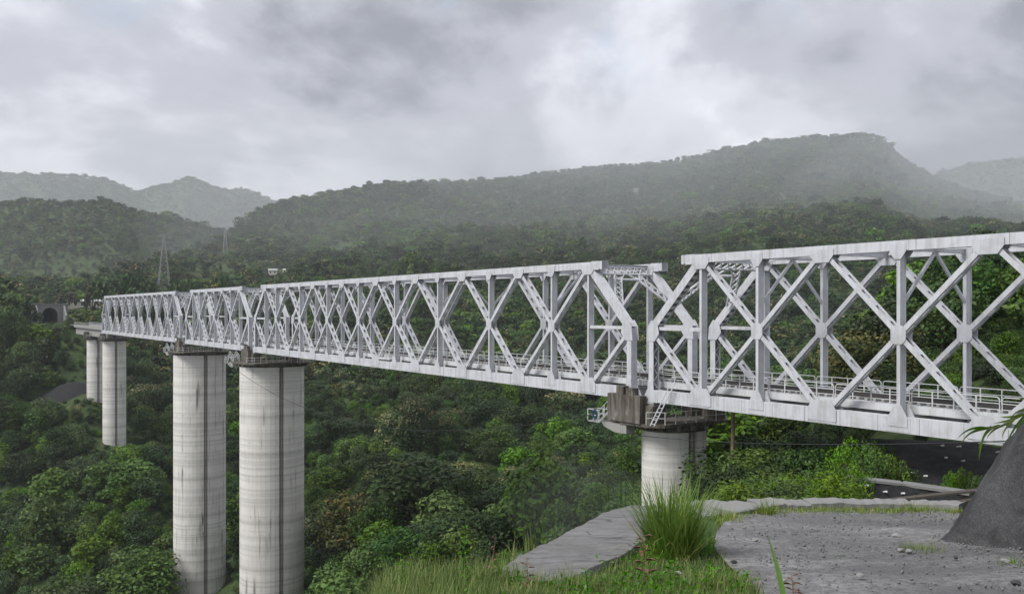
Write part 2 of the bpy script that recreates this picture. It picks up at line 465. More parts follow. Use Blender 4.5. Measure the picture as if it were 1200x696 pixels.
LY = np.linspace(math.log(3.0), math.log(5200.0), 480)
PX = np.arange(-700, 1901, 5.0)
YG = np.exp(LY)
colx = sorted(COLS)
near = []
for c_ in colx:
    ye, nd = COLS[c_]
    ys = [3.0, ye * 0.5, ye] + [a for a, b in nd]
    zs = [fg_z(3.0), fg_z(ye * 0.5), fg_z(ye)] + [(HOR - b) / F * a for a, b in nd]
    near.append(np.interp(YG, ys, zs))
near = np.array(near)
ZG = np.zeros((len(PX), len(YG)))
for j in range(len(YG)):
    ZG[:, j] = np.interp(PX, colx, near[:, j])
for i, p in enumerate(PX):
    d0 = CREST_D(p); z620 = np.interp(620.0, YG, ZG[i]); zc = (HOR - CREST_Y(p)) / F * d0
    dm = max(2000.0, d0 + 450.0); zm = (HOR - MID_Y(p)) / F * dm
    df = FAR_D(p); zf = (HOR - FAR_Y(p)) / F * df
    t1 = 0.45
    ys = [620, 620 + (d0 - 620) * t1, d0, (d0 + dm) / 2, dm, (dm + df) / 2, df, df + 900]
    zs = [z620, z620 + (zc - z620) * (t1 - 0.10), zc, min(zc, zm) - 0.055 * d0, zm, min(zm, zf) - 60, zf, zf - 160]
    far = np.interp(YG, ys, zs)
    ZG[i] = np.where(YG > 620, far, ZG[i])
def smooth(A, axis, k):
    ker = np.hanning(k + 2)[1:-1]; ker /= ker.sum(); pad = [(0, 0), (0, 0)]; pad[axis] = (k // 2, k // 2)
    B = np.pad(A, pad, mode='edge')
    return np.apply_along_axis(lambda r: np.convolve(r, ker, 'valid'), axis, B)
S1 = smooth(smooth(ZG, 1, 9), 0, 7); S1 = np.where(YG[None, :] > 2700, smooth(ZG, 1, 7), S1)
wf = np.clip((YG - 24) / 30, 0, 1)[None, :]
ZG = ZG * (1 - wf) + S1 * wf
ZG = smooth(ZG, 0, 3)
# relief: gullies and spurs growing with distance
XX = (PX[:, None] - 600) / F * YG[None, :]
YY = np.broadcast_to(YG[None, :], XX.shape)
amp = np.clip((YY - 130) / 500, 0, 1)
away = np.clip(np.abs(np.hypot(XX + 170, YY - 430)) / 130 - 0.3, 0, 1)
cd_ = CREST_D(PX)[:, None]
crestw = 1 - 0.85 * np.exp(-((YY - cd_) / 260) ** 2)
crestw = crestw * np.clip((3300 - YY) / 700, 0.12, 1) * (1 - 0.62 * np.clip((PX[:, None] - 480) / 250, 0, 1) * np.clip((YY - 800) / 500, 0, 1))
fold = 1 - 2.4 * np.abs(fbm(XX / 520 + 0.4 * YY / 520, YY / 760, 5, 2))        # spurs with sharp gullies between
ZG = ZG + amp * away * crestw * (30 * fbm(XX / 260, YY / 260, 3, 3) + 9 * fbm(XX / 70, YY / 70, 11, 3) + 20 * (fold - 0.45) * np.clip((YY - 450) / 700, 0, 1))
ZG = ZG + np.clip((YY - 22) / 60, 0, 1) * 1.2 * fbm(XX / 16, YY / 16, 23, 3)
ZG = ZG + np.clip(YY / 400, 0, 0.03) * fbm(XX / 0.9, YY / 0.9, 31, 3)
# flat bench for the track between the bridge end and the tunnel
TH = 0.5645; UX, UY = -math.sin(TH), math.cos(TH); VX, VY = math.cos(TH), math.sin(TH)
D0, TW, PP, ZB = 56.71, 7.62, 12.70, -8.33
sA, sB, sC, sD = 65.54, 68.64, 186.99, 244.62
SG = XX * UX + YY * UY; LG = XX * VX + YY * VY - D0      # along the bridge, and sideways from its near truss
RAIL_Z = ZB + 1.7
b = np.clip((SG - 430) / 22, 0, 1) * np.clip((556 - SG) / 8, 0, 1) * np.clip((11 - np.abs(LG - TW / 2)) / 5, 0, 1)
ZG = ZG * (1 - b) + (RAIL_Z - 0.4) * b
def ground(X, Y):
    X = np.asarray(X, float); Y = np.asarray(Y, float)
    p = np.clip((600 + F * X / Y - PX[0]) / 5.0, 0, len(PX) - 1.001)
    q = np.clip((np.log(Y) - LY[0]) / (LY[1] - LY[0]), 0, len(LY) - 1.001)
    i = p.astype(int); j = q.astype(int); fp = p - i; fq = q - j
    return (ZG[i, j]*(1-fp) + ZG[i+1, j]*fp)*(1-fq) + (ZG[i, j+1]*(1-fp) + ZG[i+1, j+1]*fp)*fq
def gz(X, Y): return float(ground(np.array([X]), np.array([Y]))[0])
nI, nJ = ZG.shape
V = np.stack([XX, YY, ZG], -1).reshape(-1, 3)
ii, jj = np.meshgrid(np.arange(nI - 1), np.arange(nJ - 1), indexing='ij')
a = (ii * nJ + jj).ravel()
Q = np.stack([a, a + nJ, a + nJ + 1, a + 1], -1)
tag(link('hillside', np_mesh('hillside', V, Q, M['hill_ground'], True)), kind='structure')

def bpt(s, l, z=0.0):
    """Bridge coordinates (distance along, sideways from near truss, height over chord underside) -> world."""
    return Vector((VX * (D0 + l) + UX * s, VY * (D0 + l) + UY * s, ZB + z))
BRZ = math.atan2(-UY, -UX)

# ------------------------------------------------------------------ truss spans
HT = 13.0; BC = 1.08; TC = 0.70; HW = 0.66        # overall height, chord depths, member depth
ZLO, ZHI, ZMID = BC * 0.55, HT - TC * 0.55, 6.62
MESH = {}
def shared(key, fn):
    if key not in MESH: MESH[key] = fn()
    return MESH[key]
def place(me, name, parent, loc=(0, 0, 0), mat4=None):
    o = link(name, me, parent)
    if mat4 is not None: o.matrix_local = mat4
    else: o.location = loc
    return o
def diag_mesh(L, bw, dp, key, solid=False):
    """Battened strut along +x: front and back plates joined by batten plates, in-plane width along z."""
    def make():
        m = MB(); tp = 0.05
        m.box(0, L, -dp/2, -dp/2 + tp, -bw/2, bw/2)
        m.box(0, L, dp/2 - tp, dp/2, -bw/2, bw/2)
        n = max(2, int(L / 1.5)); st = L / n
        for k in range(n):
            x0 = k * st + st * 0.27; x1 = (k + 1) * st - st * 0.27
            if k == 0: x0 = 0
            if k == n - 1: x1 = L
            for zz in (-bw/2 + 0.05, bw/2 - 0.09):
                m.box(x0, x1, -dp/2 + tp, dp/2 - tp, zz, zz + 0.04)
            # narrow edge strips keep the slots slim
        for zz in (-bw/2 + 0.05, bw/2 - 0.09):
            m.box(0, L, -dp/2 + tp, -dp/2 + tp + 0.12, zz - 0.003, zz + 0.037)
            m.box(0, L, dp/2 - tp - 0.12, dp/2 - tp, zz - 0.003, zz + 0.037)
        return m.mesh('diagonal', M['paint'])
    return shared(('diag', round(L, 2), round(dp, 3), key), make)
def vert_mesh(L, key):
    def make():
        m = MB(); fw = 0.27; tp = 0.05
        m.box(-fw/2, fw/2, -HW/2, -HW/2 + tp, 0, L); m.box(-fw/2, fw/2, HW/2 - tp, HW/2, 0, L)
        m.box(-0.08, 0.08, -HW/2 + tp, HW/2 - tp, 0, L)
        return m.mesh('vertical', M['paint'])
    return shared(('vert', round(L, 2), key), make)
def both_sides(poly, key, t=0.035, off=0.0, name='gusset_plate'):
    """A pair of plates (front and back of the truss) of the given outline in the x-z plane."""
    def make():
        m = MB(); y = HW / 2 + 0.004 + off
        f = lambda u, v, d: (u, d, v)
        m.prism(poly, -y - t, -y, f); m.prism(poly, y, y + t, f)
        return m.mesh(name, M['paint_bolted'])
    return shared(('gus', key), make)
def lattice(m, a, b, depth, up, ch=0.10, lace=0.06, pitch=0.9):
    """Two parallel chords with zig-zag lacing between them."""
    a = Vector(a); b = Vector(b); up = Vector(up).normalized(); L = (b - a).length
    o = up * depth / 2
    m.bar(a + o, b + o, ch * 1.6, ch, up); m.bar(a - o, b - o, ch * 1.6, ch, up)
    n = max(2, int(L / pitch)); d = (b - a) / n
    for k in range(n):
        s = 1 if k % 2 else -1
        m.bar(a + d * k + o * s, a + d * (k + 1) - o * s, lace * 1.5, lace, up)
        m.bar(a + d * k - o * s, a + d * (k + 1) + o * s, lace * 1.4, lace * 0.9, up)
    return m
def make_span(n, s_end, label, rail_gap=None):
    """n panels; x = 0 at the far end, growing towards the viewpoint's side."""
    L = n * PP
    root = empty('truss_span', bpt(s_end, 0, 0), BRZ)
    tag(root, label, 'bridge span', 'steel truss spans of the railway bridge')
    X = lambda i: i * PP
    ov = 2.3
    for ti, yt in enumerate((0.0, TW)):
        # chords
        m = MB(); m.box(-0.55, L + 0.55, -0.36, 0.36, 0, BC)
        for k in range(2 * n + 1):                # splice plates at every panel point
            xk = k * PP / 2
            m.box(max(xk - 0.95, -0.5), min(xk + 0.95, L + 0.5), -0.385, 0.385, 0.06, BC - 0.06)
        ch = m.build('bottom_chord', M['paint'], root, (0, yt, 0))
        m = MB()
        for k in range(1, 2 * n):
            for dx_ in (-1.6, 1.6):
                xk = k * PP / 2 + dx_; m.box(xk - 0.02, xk + 0.02, -0.364, 0.364, 0.003, BC + 0.003)
        tag(m.build('plate_seams', M['seam'], ch), kind='stuff')
        m = MB(); m.box(X(0.5) - ov, L - X(0.5) + ov, -0.35, 0.35, HT - TC, HT)
        for k in range(1, 2 * n):
            xk = k * PP / 2
            m.box(xk - 0.8, xk + 0.8, -0.375, 0.375, HT - TC + 0.04, HT - 0.04)
        for xe, sg in ((X(0.5) - ov, 1), (L - X(0.5) + ov, -1)):
            m.box(min(xe + sg*0.5, xe + sg*1.7), max(xe + sg*0.5, xe + sg*1.7), -0.385, 0.385, HT - TC - 0.10, HT + 0.05)
            m.box(min(xe, xe + sg*0.32), max(xe, xe + sg*0.32), -0.40, 0.40, HT - TC - 0.06, HT + 0.03)
            m.box(min(xe + sg*0.75, xe + sg*0.97), max(xe + sg*0.75, xe + sg*0.97), -0.41, 0.41, HT - 0.47, HT - 0.20)
        tcd = m.build('top_chord', M['paint'], root, (0, yt, 0))
        m = MB()
        for k in range(1, 2 * n):
            xk = k * PP / 2 + 1.35; m.box(xk - 0.02, xk + 0.02, -0.354, 0.354, HT - TC - 0.003, HT + 0.003)
        tag(m.build('plate_seams', M['seam'], tcd), kind='stuff')
        dl = math.hypot(PP, ZHI - ZLO)
        for i in range(1, n):
            for sgn, dp, key in ((1, HW - 0.02, 'a'), (-1, HW - 0.028, 'b')):
                p0 = Vector((X(i - 0.5 * sgn), yt, ZLO)); p1 = Vector((X(i + 0.5 * sgn), yt, ZHI))
                place(diag_mesh(dl, 0.35 if sgn > 0 else 0.344, dp, key), 'diagonal', root, mat4=frame(p0, p1, (0, 0, 1)) if True else None)
            place(vert_mesh(ZHI - ZLO, 'v'), 'vertical', root, (X(i), yt, ZLO))
            g = both_sides([(-0.58,-0.34),(-0.28,-0.64),(0.28,-0.64),(0.58,-0.34),(0.58,0.34),(0.28,0.64),(-0.28,0.64),(-0.58,0.34)], 'x')
            place(g, 'gusset_plate', root, (X(i), yt, ZMID))
            gt = both_sides([(-0.62,0.52),(0.62,0.52),(0.62,0.0),(0.24,-0.5),(-0.24,-0.5),(-0.62,0.0)], 'vt', off=0.045)
            place(gt, 'gusset_plate', root, (X(i), yt, HT - TC - 0.06))
            gb = both_sides([(-0.75,-0.62),(0.75,-0.62),(0.75,0.0),(0.26,0.85),(-0.26,0.85),(-0.75,0.0)], 'vb', off=0.055)
            place(gb, 'gusset_plate', root, (X(i), yt, BC - 0.04))
        for j in range(n):
            gt = both_sides([(-1.05,0.50),(1.05,0.50),(1.05,0.05),(0.62,-0.48),(-0.62,-0.48),(-1.05,0.05)], 'nt', off=0.047)
            place(gt, 'gusset_plate', root, (X(j + 0.5), yt, HT - TC - 0.06))
            gb = both_sides([(-1.3,-0.85),(1.3,-0.85),(1.3,0.0),(0.85,0.62),(-0.85,0.62),(-1.3,0.0)], 'nb', off=0.057)
            place(gb, 'gusset_plate', root, (X(j + 0.5), yt, BC - 0.04))
        for xe, sg in ((0.0, 1), (L, -1)):
            # end post: upright lower half, raking upper half
            m = MB(); pw = 0.64
            m.box(-pw/2, pw/2, -HW/2 - 0.02, -HW/2 + 0.05, 0.3, ZMID + 0.1); m.box(-pw/2, pw/2, HW/2 - 0.05, HW/2 + 0.02, 0.3, ZMID + 0.1)
            ox = -sg * (pw / 2 - 0.05)
            m.box(min(ox, ox - sg*0.04), max(ox, ox - sg*0.04), -HW/2 + 0.05, HW/2 - 0.05, 0.3, ZMID)
            ix = sg * (pw / 2 - 0.08)
            k = 0; z = 1.2
            while z < ZMID - 0.5:
                yy = HW/2 - 0.06
                m.bar((ix, -yy if k % 2 else yy, z), (ix, yy if k % 2 else -yy, z + 0.62), 0.10, 0.03, (1, 0, 0)); z += 0.62; k += 1
            m.build('end_post', M['paint'], root, (xe, yt, 0))
            m = MB()
            fl = [(-0.36,1.9),(0.36,1.9),(0.40,1.2),(0.95,0.35),(0.95,-0.02),(-0.95,-0.02),(-0.95,0.35),(-0.40,1.2)]
            f = lambda u, v, d: (u, d, v)
            m.prism(fl, -HW/2 - 0.075, -HW/2 - 0.03, f); m.prism(fl, HW/2 + 0.03, HW/2 + 0.075, f)
            m.build('bearing_gusset', M['paint_bolted'], root, (xe, yt, 0))
            p0 = Vector((xe, yt, ZMID - 0.1)); p1 = Vector((xe + sg * PP/2, yt, ZHI))
            m = MB(); LL = (p1 - p0).length
            m.box(0, LL, -HW/2 - 0.012, -HW/2 + 0.04, -0.37, 0.37); m.box(0, LL, HW/2 - 0.04, HW/2 + 0.012, -0.37, 0.37)
            oz = 0.33
            m.box(0, LL, -HW/2 + 0.04, HW/2 - 0.04, oz - 0.03, oz)
            kk = 0
            while kk * 0.75 + 0.6 < LL:
                m.box(kk * 0.75, kk * 0.75 + 0.35, -HW/2 + 0.04, HW/2 - 0.04, -oz, -oz + 0.03); kk += 1
            place(m.mesh('raking_post', M['paint']), 'raking_post', root, mat4=frame(p0, p1, (0, 0, 1)))
            g = both_sides([(-sg*0.55,-1.15),(sg*0.55,-1.15),(sg*1.15,-0.45),(sg*0.95,0.25),(sg*0.75,0.55),(sg*0.1,0.75),(-sg*0.42,0.1)], ('ep', sg), off=0.03)
            place(g, 'gusset_plate', root, (xe, yt, ZMID))
            p1 = Vector((xe + sg * PP/2, yt, ZLO)); p0 = Vector((xe, yt, ZMID - 0.2))
            place(diag_mesh((p1 - p0).length, 0.35, HW - 0.02, 'h'), 'diagonal', root, mat4=frame(p0, p1, (0, 0, 1)))
            m = MB(); m.bar((sg*0.3, 0, 0), (sg * PP/2, 0, 0), 0.42, 0.30)
            m.build('mid_strut', M['paint'], root, (xe, yt, ZMID))
            place(vert_mesh(ZHI - ZLO, 'v'), 'vertical', root, (xe + sg * PP/2, yt, ZLO))
    # floor beams, top struts, sway braces and laterals
    for k in range(2 * n + 1):
        xk = k * PP / 2
        fb = shared('floor_beam', lambda: MB().box(-0.18,0.18,0.36,TW-0.36,0.97,1.03).box(-0.02,0.02,0.36,TW-0.36,0.16,0.97).box(-0.18,0.18,0.36,TW-0.36,0.10,0.16).mesh('floor_beam', M['paint']))
        place(fb, 'floor_beam', root, (xk, 0, 0))
        if 0 < k < 2 * n:
            ts = shared('top_strut', lambda: MB().box(-0.16,0.16,0.33,TW-0.33,HT-0.66,HT-0.62).box(-0.02,0.02,0.33,TW-0.33,HT-0.62,HT-0.20).box(-0.16,0.16,0.33,TW-0.33,HT-0.20,HT-0.16).mesh('top_strut', M['paint']))
            place(ts, 'top_strut', root, (xk, 0, 0))
        if k % 2 == 0 and 0 < k < 2 * n:
            def sway():
                m = MB()
                for yy, sg in ((0.33, 1), (TW - 0.33, -1)):
                    m.bar((0, yy, 8.9), (0, TW/2 - sg*0.05, HT - 0.68), 0.22, 0.16, (1, 0, 0))
                return m.mesh('sway_brace', M['paint'])
            place(shared('sway', sway), 'sway_brace', root, (xk, 0, 0))
    def lat_top():
        m = MB()
        m.bar((0.15, 0.4, HT - 0.42), (PP/2 - 0.15, TW/2, HT - 0.42), 0.2, 0.16); m.bar((0.15, TW - 0.4, HT - 0.42), (PP/2 - 0.15, TW/2, HT - 0.42), 0.2, 0.16)
        return m.mesh('top_lateral', M['paint'])
    for k in range(1, 2 * n - 1):
        o = place(shared('lt', lat_top), 'top_lateral', root, (k * PP / 2, 0, 0))
        if k % 2 == 0: o.matrix_local = Matrix.Translation(((k + 1) * PP / 2, TW, 0)) @ Matrix.Rotation(math.pi, 4, 'Z')
    def lat_bot():
        m = MB()
        m.bar((0.3, 0.4, 0.30), (PP/2 - 0.3, TW - 0.4, 0.30), 0.22, 0.14); m.bar((0.3, TW - 0.4, 0.313), (PP/2 - 0.3, 0.4, 0.313), 0.22, 0.14)
        return m.mesh('bottom_lateral', M['paint'])
    for k in range(2 * n):
        place(shared('lb', lat_bot), 'bottom_lateral', root, (k * PP / 2, 0, 0))
    # portal frames in the raking plane at both ends
    for xe, sg in ((0.0, 1), (L, -1)):
        A = Vector((xe, 0, ZMID)); B = Vector((xe + sg * PP/2, 0, ZHI)); d = (B - A)
        pt = lambda t, y: A + d * t + Vector((0, y, 0))
        rk = d.normalized()
        m = MB()
        lattice(m, pt(0.93, 0.35), pt(0.93, TW - 0.35), 1.0, rk, 0.12, 0.09, 0.8)
        m.build('portal_beam', M['paint'], root)
        for y0, y1 in ((0.35, TW * 0.34), (TW - 0.35, TW * 0.66)):
            m = MB()
            a_ = pt(0.36, y0); b_ = pt(0.84, y1); dd = (b_ - a_).normalized()
            nn = dd.cross(d.cross(Vector((0, 1, 0))).normalized())
            lattice(m, a_, b_, 0.75, nn, 0.12, 0.08, 0.7)
            m.build('portal_knee', M['paint'], root)
        m = MB(); m.bar(pt(0.78, TW*0.30), pt(0.78, TW*0.70), 0.2, 0.16, rk)
        m.bar(pt(0.78, TW*0.36), pt(0.90, TW*0.5), 0.14, 0.10, rk); m.bar(pt(0.78, TW*0.64), pt(0.90, TW*0.5), 0.14, 0.104, rk)
        m.build('portal_tie', M['paint'], root)
    # floor: stringers, edge girders, sleepers and rails
    for yy in (TW/2 - 0.95, TW/2 + 0.95):
        MB().box(-0.3, L + 0.3, yy - 0.14, yy + 0.14, 1.035, 1.62).build('stringer', M['paint'], root)
    for yy in (1.05, TW - 1.05):
        sgy = 1 if yy < TW / 2 else -1
        m = MB(); m.box(-0.4, L + 0.4, yy - 0.05, yy + 0.05, 1.22, 1.74)
        m.box(-0.4, L + 0.4, min(yy + sgy*0.05, yy + sgy*1.0), max(yy + sgy*0.05, yy + sgy*1.0), 1.64, 1.70)
        m.build('walkway', M['paint_rail'], root)
    ns = int(L / 0.72)
    sm = shared('sleeper', lambda: MB().box(-0.13, 0.13, -1.25, 1.25, 0, 0.22).mesh('sleeper', M['sleeper']))
    for k in range(ns):
        place(sm, 'sleeper', root, ((k + 0.5) * L / ns, TW/2, 1.625))
    for yy in (TW/2 - 0.75, TW/2 + 0.75):
        m = MB(); m.box(-0.4, L + 0.4, yy - 0.035, yy + 0.035, 1.98, 2.02); m.box(-0.4, L + 0.4, yy - 0.012, yy + 0.012, 1.87, 1.98); m.box(-0.4, L + 0.4, yy - 0.07, yy + 0.07, 1.848, 1.87)
        m.build('rail', M['rail_steel'], root)
    # handrails in panel-long bays with rounded ends
    nb = 2 * n
    def rail_bay():
        m = MB(); Lb = PP / 2 - 0.16; h = 1.12
        pts = [(0, 0, 0), (0, 0, h - 0.22)]
        for q in range(1, 5):
            a_ = math.pi / 2 * q / 4; pts.append((0.22 - 0.22*math.cos(a_), 0, h - 0.22 + 0.22*math.sin(a_)))
        pts += [(Lb - p[0], 0, p[2]) for p in reversed(pts)]
        m.tube(pts, 0.036, 5)
        m.bar((0.02, 0, 0.72), (Lb - 0.02, 0, 0.72), 0.045, 0.045); m.bar((0.02, 0, 0.34), (Lb - 0.02, 0, 0.34), 0.045, 0.045)
        np_ = 4
        for q in range(1, np_): m.box(Lb*q/np_ - 0.038, Lb*q/np_ + 0.038, -0.035, 0.035, 0, h - 0.02)
        return m.mesh('handrail_bay', M['paint_rail'])
    rb = shared('bay', rail_bay)
    for k in range(nb):
        for yy in (1.03, TW - 1.03):
            place(rb, 'handrail_bay', root, (k * PP / 2 + 0.08, yy, 1.70))
    return root
SPANS = {}
SPANS['A'] = make_span(9, sA, 'nearest white steel truss span running out past the frame edge on the mound side')
SPANS['B'] = make_span(9, sB + 9 * PP, 'long white truss span with eight full crosses, middle of the bridge before the tall piers')
SPANS['C'] = make_span(4, sC + 4 * PP, 'short white truss span standing between the two thick tall piers')
SPANS['D'] = make_span(9, sD + 9 * PP, 'farthest white truss span, between the thick piers and the concrete girder by the tunnel')
# refuge platform hung on the nearest span
def refuge(root, x):
    m = MB(); m.box(-1.9, 1.9, -0.55, 0.95, 1.30, 1.52)
    o = m.build('refuge_platform', M['paint_rail'], root, (x, 0.0, 0))
    r = MB()
    for zz in (0.55, 1.1):
        r.bar((-1.85, -0.5, 1.52 + zz), (1.85, -0.5, 1.52 + zz), 0.04, 0.04)
    for q in range(4):
        xx = -1.85 + 3.7 * q / 3; r.box(xx - 0.03, xx + 0.03, -0.53, -0.47, 1.52, 2.62)
    r.build('refuge_railing', M['paint_rail'], o)
refuge(SPANS['A'], 9 * PP - 0.76 * PP)
refuge(SPANS['B'], 4.76 * PP)

# ------------------------------------------------------------------ piers
def stadium(r, g, n=14):
    """Outline (x along the bridge, y across): two round ends."""
    pts = []
    for k in range(n + 1):
        a_ = math.pi * k / n; pts.append((-r * math.cos(a_), g / 2 + r * math.sin(a_)))
    for k in range(n + 1):
        a_ = math.pi * k / n; pts.append((r * math.cos(a_), -g / 2 - r * math.sin(a_)))
    return pts
def loop_solid(m, rings):
    n = len(rings[0]); b = len(m.v)
    for rg in rings: m.v += rg
    for i in range(len(rings) - 1):
        for k in range(n):
            k2 = (k + 1) % n; m.f.append((b + i*n + k, b + i*n + k2, b + (i+1)*n + k2, b + (i+1)*n + k))
    m.f.append(tuple(b + k for k in range(n))); m.f.append(tuple(b + (len(rings)-1)*n + k for k in range(n)))
def railing(m, pts, h=1.1, step=1.3, r=0.032):
    for zz in (h, h * 0.52):
        m.tube([Vector(p) + Vector((0, 0, zz)) for p in pts], r, 5)
    for a_, b_ in zip(pts[:-1], pts[1:]):
        a_ = Vector(a_); b_ = Vector(b_); n = max(1, int((b_ - a_).length / step))
        for k in range(n):
            p = a_.lerp(b_, k / n); m.box(p.x - r, p.x + r, p.y - r, p.y + r, p.z, p.z + h)
    p = Vector(pts[-1]); m.box(p.x - r, p.x + r, p.y - r, p.y + r, p.z, p.z + h)
def make_pier(s, r, g, zbase, label, blocks=True, stairs=True, lc=TW/2, ztop=-2.9, capL=5.0):
    """Pier under bridge position s: two half-round shafts joined by a recessed web."""
    root = empty('bridge_pier', bpt(s, lc, 0), BRZ)
    tag(root, label, 'pier', 'concrete piers of the railway bridge')
    zb = zbase - ZB
    # half-round shafts, cast in lifts
    for sg in (1, -1):
        m = MB(); n = 20; poly = [(-r, sg * g/2)]
        poly = []
        for k in range(n + 1):
            a_ = math.pi * k / n; poly.append((-r * math.cos(a_), sg * (g/2 + r * math.sin(a_))))
        rings = []; z = zb; 
        while z < ztop - 0.01:
            z2 = min(z + 4.0, ztop)
            rings.append([(x, y, z) for x, y in poly]); rings.append([(x, y, z2 - 0.05) for x, y in poly])
            rings.append([(x * 0.994, y - sg * 0.02, z2 - 0.045) for x, y in poly]); rings.append([(x * 0.994, y - sg * 0.02, z2 - 0.005) for x, y in poly])
            z = z2
        rings.append([(x, y, ztop) for x, y in poly])
        loop_solid(m, rings)
        m.build('shaft', M['pier_concrete'], root)
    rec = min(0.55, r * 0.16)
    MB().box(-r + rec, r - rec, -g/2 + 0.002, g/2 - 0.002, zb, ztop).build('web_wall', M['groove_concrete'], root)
    for sx in (1, -1):
        m = MB(); m.tube([(sx * (r - rec + 0.22), 0, zb + 0.5), (sx * (r - rec + 0.22), 0, ztop)], 0.13, 8)
        m.build('drain_pipe', M['groove_concrete'], root)
    # cap: a thin course with corbels, then the platform slab
    k = r + 0.18; hg = max(g, capL * 2 - 2 * k)
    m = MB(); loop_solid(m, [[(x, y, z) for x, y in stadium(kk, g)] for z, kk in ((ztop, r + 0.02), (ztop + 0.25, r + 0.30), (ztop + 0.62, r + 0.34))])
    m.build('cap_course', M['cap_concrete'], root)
    for q in range(26):
        a_ = 2 * math.pi * q / 26
        yy = math.sin(a_); xx = math.cos(a_)
        cxp = (r + 0.30) * xx; cyp = (r + 0.30) * yy + (g/2 if yy > 0 else -g/2)
        Mx = Matrix.Translation((cxp, cyp, 0)) @ Matrix.Rotation(a_, 4, 'Z')
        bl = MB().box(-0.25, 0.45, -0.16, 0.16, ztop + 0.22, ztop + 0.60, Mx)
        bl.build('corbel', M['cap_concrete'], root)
    zp = ztop + 0.63
    hx = r + 0.45; hy = max(r + g/2 + 0.45, capL)
    m = MB()
    c_ = 1.2
    oct_ = [(-hx + c_, -hy), (hx - c_, -hy), (hx, -hy + c_), (hx, hy - c_), (hx - c_, hy), (-hx + c_, hy), (-hx, hy - c_), (-hx, -hy + c_)]
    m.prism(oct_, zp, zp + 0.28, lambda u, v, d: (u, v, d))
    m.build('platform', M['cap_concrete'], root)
    m = MB(); rp = [(x * 0.985, y * 0.985, zp + 0.28) for x, y in oct_]
    railing(m, rp[1:] + rp[:1], 1.1, 1.15)
    m.build('platform_railing', M['paint_rail'], root)
    # bearing plinths and the stop blocks outside the trusses
    zt = zp + 0.28
    for yy in (-TW/2, TW/2):
        sg = 1 if yy > 0 else -1
        for xx in (-1.55, 1.55):
            MB().box(xx - 0.7, xx + 0.7, yy - 0.75, yy + 0.75, zt, -0.35).build('bearing_plinth', M['cap_concrete'], root)
            m = MB(); m.box(xx - 0.45, xx + 0.45, yy - 0.4, yy + 0.4, -0.35, -0.18); m.box(xx - 0.55, xx + 0.55, yy - 0.5, yy + 0.5, -0.18, -0.004)
            m.build('bearing', M['galvanised'], root)
        if blocks:
            m = MB(); m.box(-3.5, 1.2, min(yy + sg*0.55, yy + sg*1.35), max(yy + sg*0.55, yy + sg*1.35), zt, 0.50)
            m.build('stop_block', M['cap_concrete'], root)
            m = MB(); m.box(-2.3, -1.25, min(yy + sg*0.60, yy + sg*1.25), max(yy + sg*0.60, yy + sg*1.25), 0.50, 1.25)
            m.box(-0.9, 0.1, min(yy + sg*0.60, yy + sg*1.25), max(yy + sg*0.60, yy + sg*1.25), 0.50, 1.15)
            m.build('stop_post', M['cap_concrete'], root)
    if stairs:
        # balcony on the viewpoint's side with a flight up to the blocks and one down
        y0 = -hy; x0 = -hx + 0.4
        m = MB()
        m.box(x0 - 4.4, x0 - 2.6, y0 + 0.2, y0 + 1.4, zt - 0.55, zt - 0.45)
        m.build('balcony', M['galvanised'], root)
        m = MB()
        a1 = (x0 - 2.6, zt - 0.45); a2 = (x0 - 1.0, zt + 0.75); a3 = (x0 - 0.2, zt + 0.75); a4 = (x0 + 1.9, zt)
        for yy in (y0 + 0.2, y0 + 1.4):
            for p, q in ((a1, a2), (a2, a3), (a3, a4)):
                m.bar((p[0], yy, p[1]), (q[0], yy, q[1]), 0.06, 0.22)
        for p, q in ((a1, a2), (a3, a4)):
            for k in range(6):
                f_ = (k + 0.5) / 6; xx = p[0] + (q[0] - p[0]) * f_; zz = p[1] + (q[1] - p[1]) * f_
                m.box(xx - 0.14, xx + 0.14, y0 + 0.24, y0 + 1.36, zz - 0.02, zz + 0.02)
        m.box(a2[0], a3[0], y0 + 0.24, y0 + 1.36, a2[1] - 0.03, a2[1])
        m.build('stair', M['galvanised'], root)
        m = MB()
        for yy in (y0 + 0.2, y0 + 1.4):
            railing(m, [(x0 - 4.4, yy, zt - 0.45), (a1[0], yy, a1[1]), (a2[0], yy, a2[1]), (a3[0], yy, a3[1]), (a4[0], yy, a4[1])], 1.1, 0.9, 0.035)
        m.tube([(x0 - 4.4, y0 + 0.2, zt + 0.65), (x0 - 4.4, y0 + 1.4, zt + 0.65)], 0.03, 5)
        m.build('stair_railing', M['paint_rail'], root)
        m = MB()
        m.prism([(-1.5, -0.35), (-1.2, -0.75), (0.4, -1.15), (2.2, -1.2), (2.2, -0.29), (-0.2, -0.29)], y0 + 0.1, y0 + 1.1, lambda u, v, d: (x0 - 0.6 + u, d, zt + v))
        m.build('bracket', M['girder_concrete'], root)
    return root
P1 = make_pier((sA + sB) / 2, 2.6, 1.1, -34.0, 'narrow stained concrete pier with railed platform, rising behind the tall grass tuft', True, True, capL=5.0)
P2 = make_pier((sB + 9*PP + sC) / 2, 5.8, 0.95, -92.0, 'tall thick pale concrete pier, nearer and taller of the two side by side', True, True, capL=5.6)
P3 = make_pier((sC + 4*PP + sD) / 2, 5.8, 0.95, -98.0, 'tall thick pale concrete pier, farther of the two side by side', True, True, capL=5.6)
P4 = make_pier(sD + 9*PP + 0.6, 3.5, 0.8, -52.0, 'slim distant concrete pier under the far end of the truss bridge', False, False, capL=5.0)
P5 = make_pier(sD + 9*PP + 38, 3.3, 0.8, -36.0, 'short distant concrete pier carrying the girder next to the tunnel', False, False, capL=4.4, ztop=-3.4)

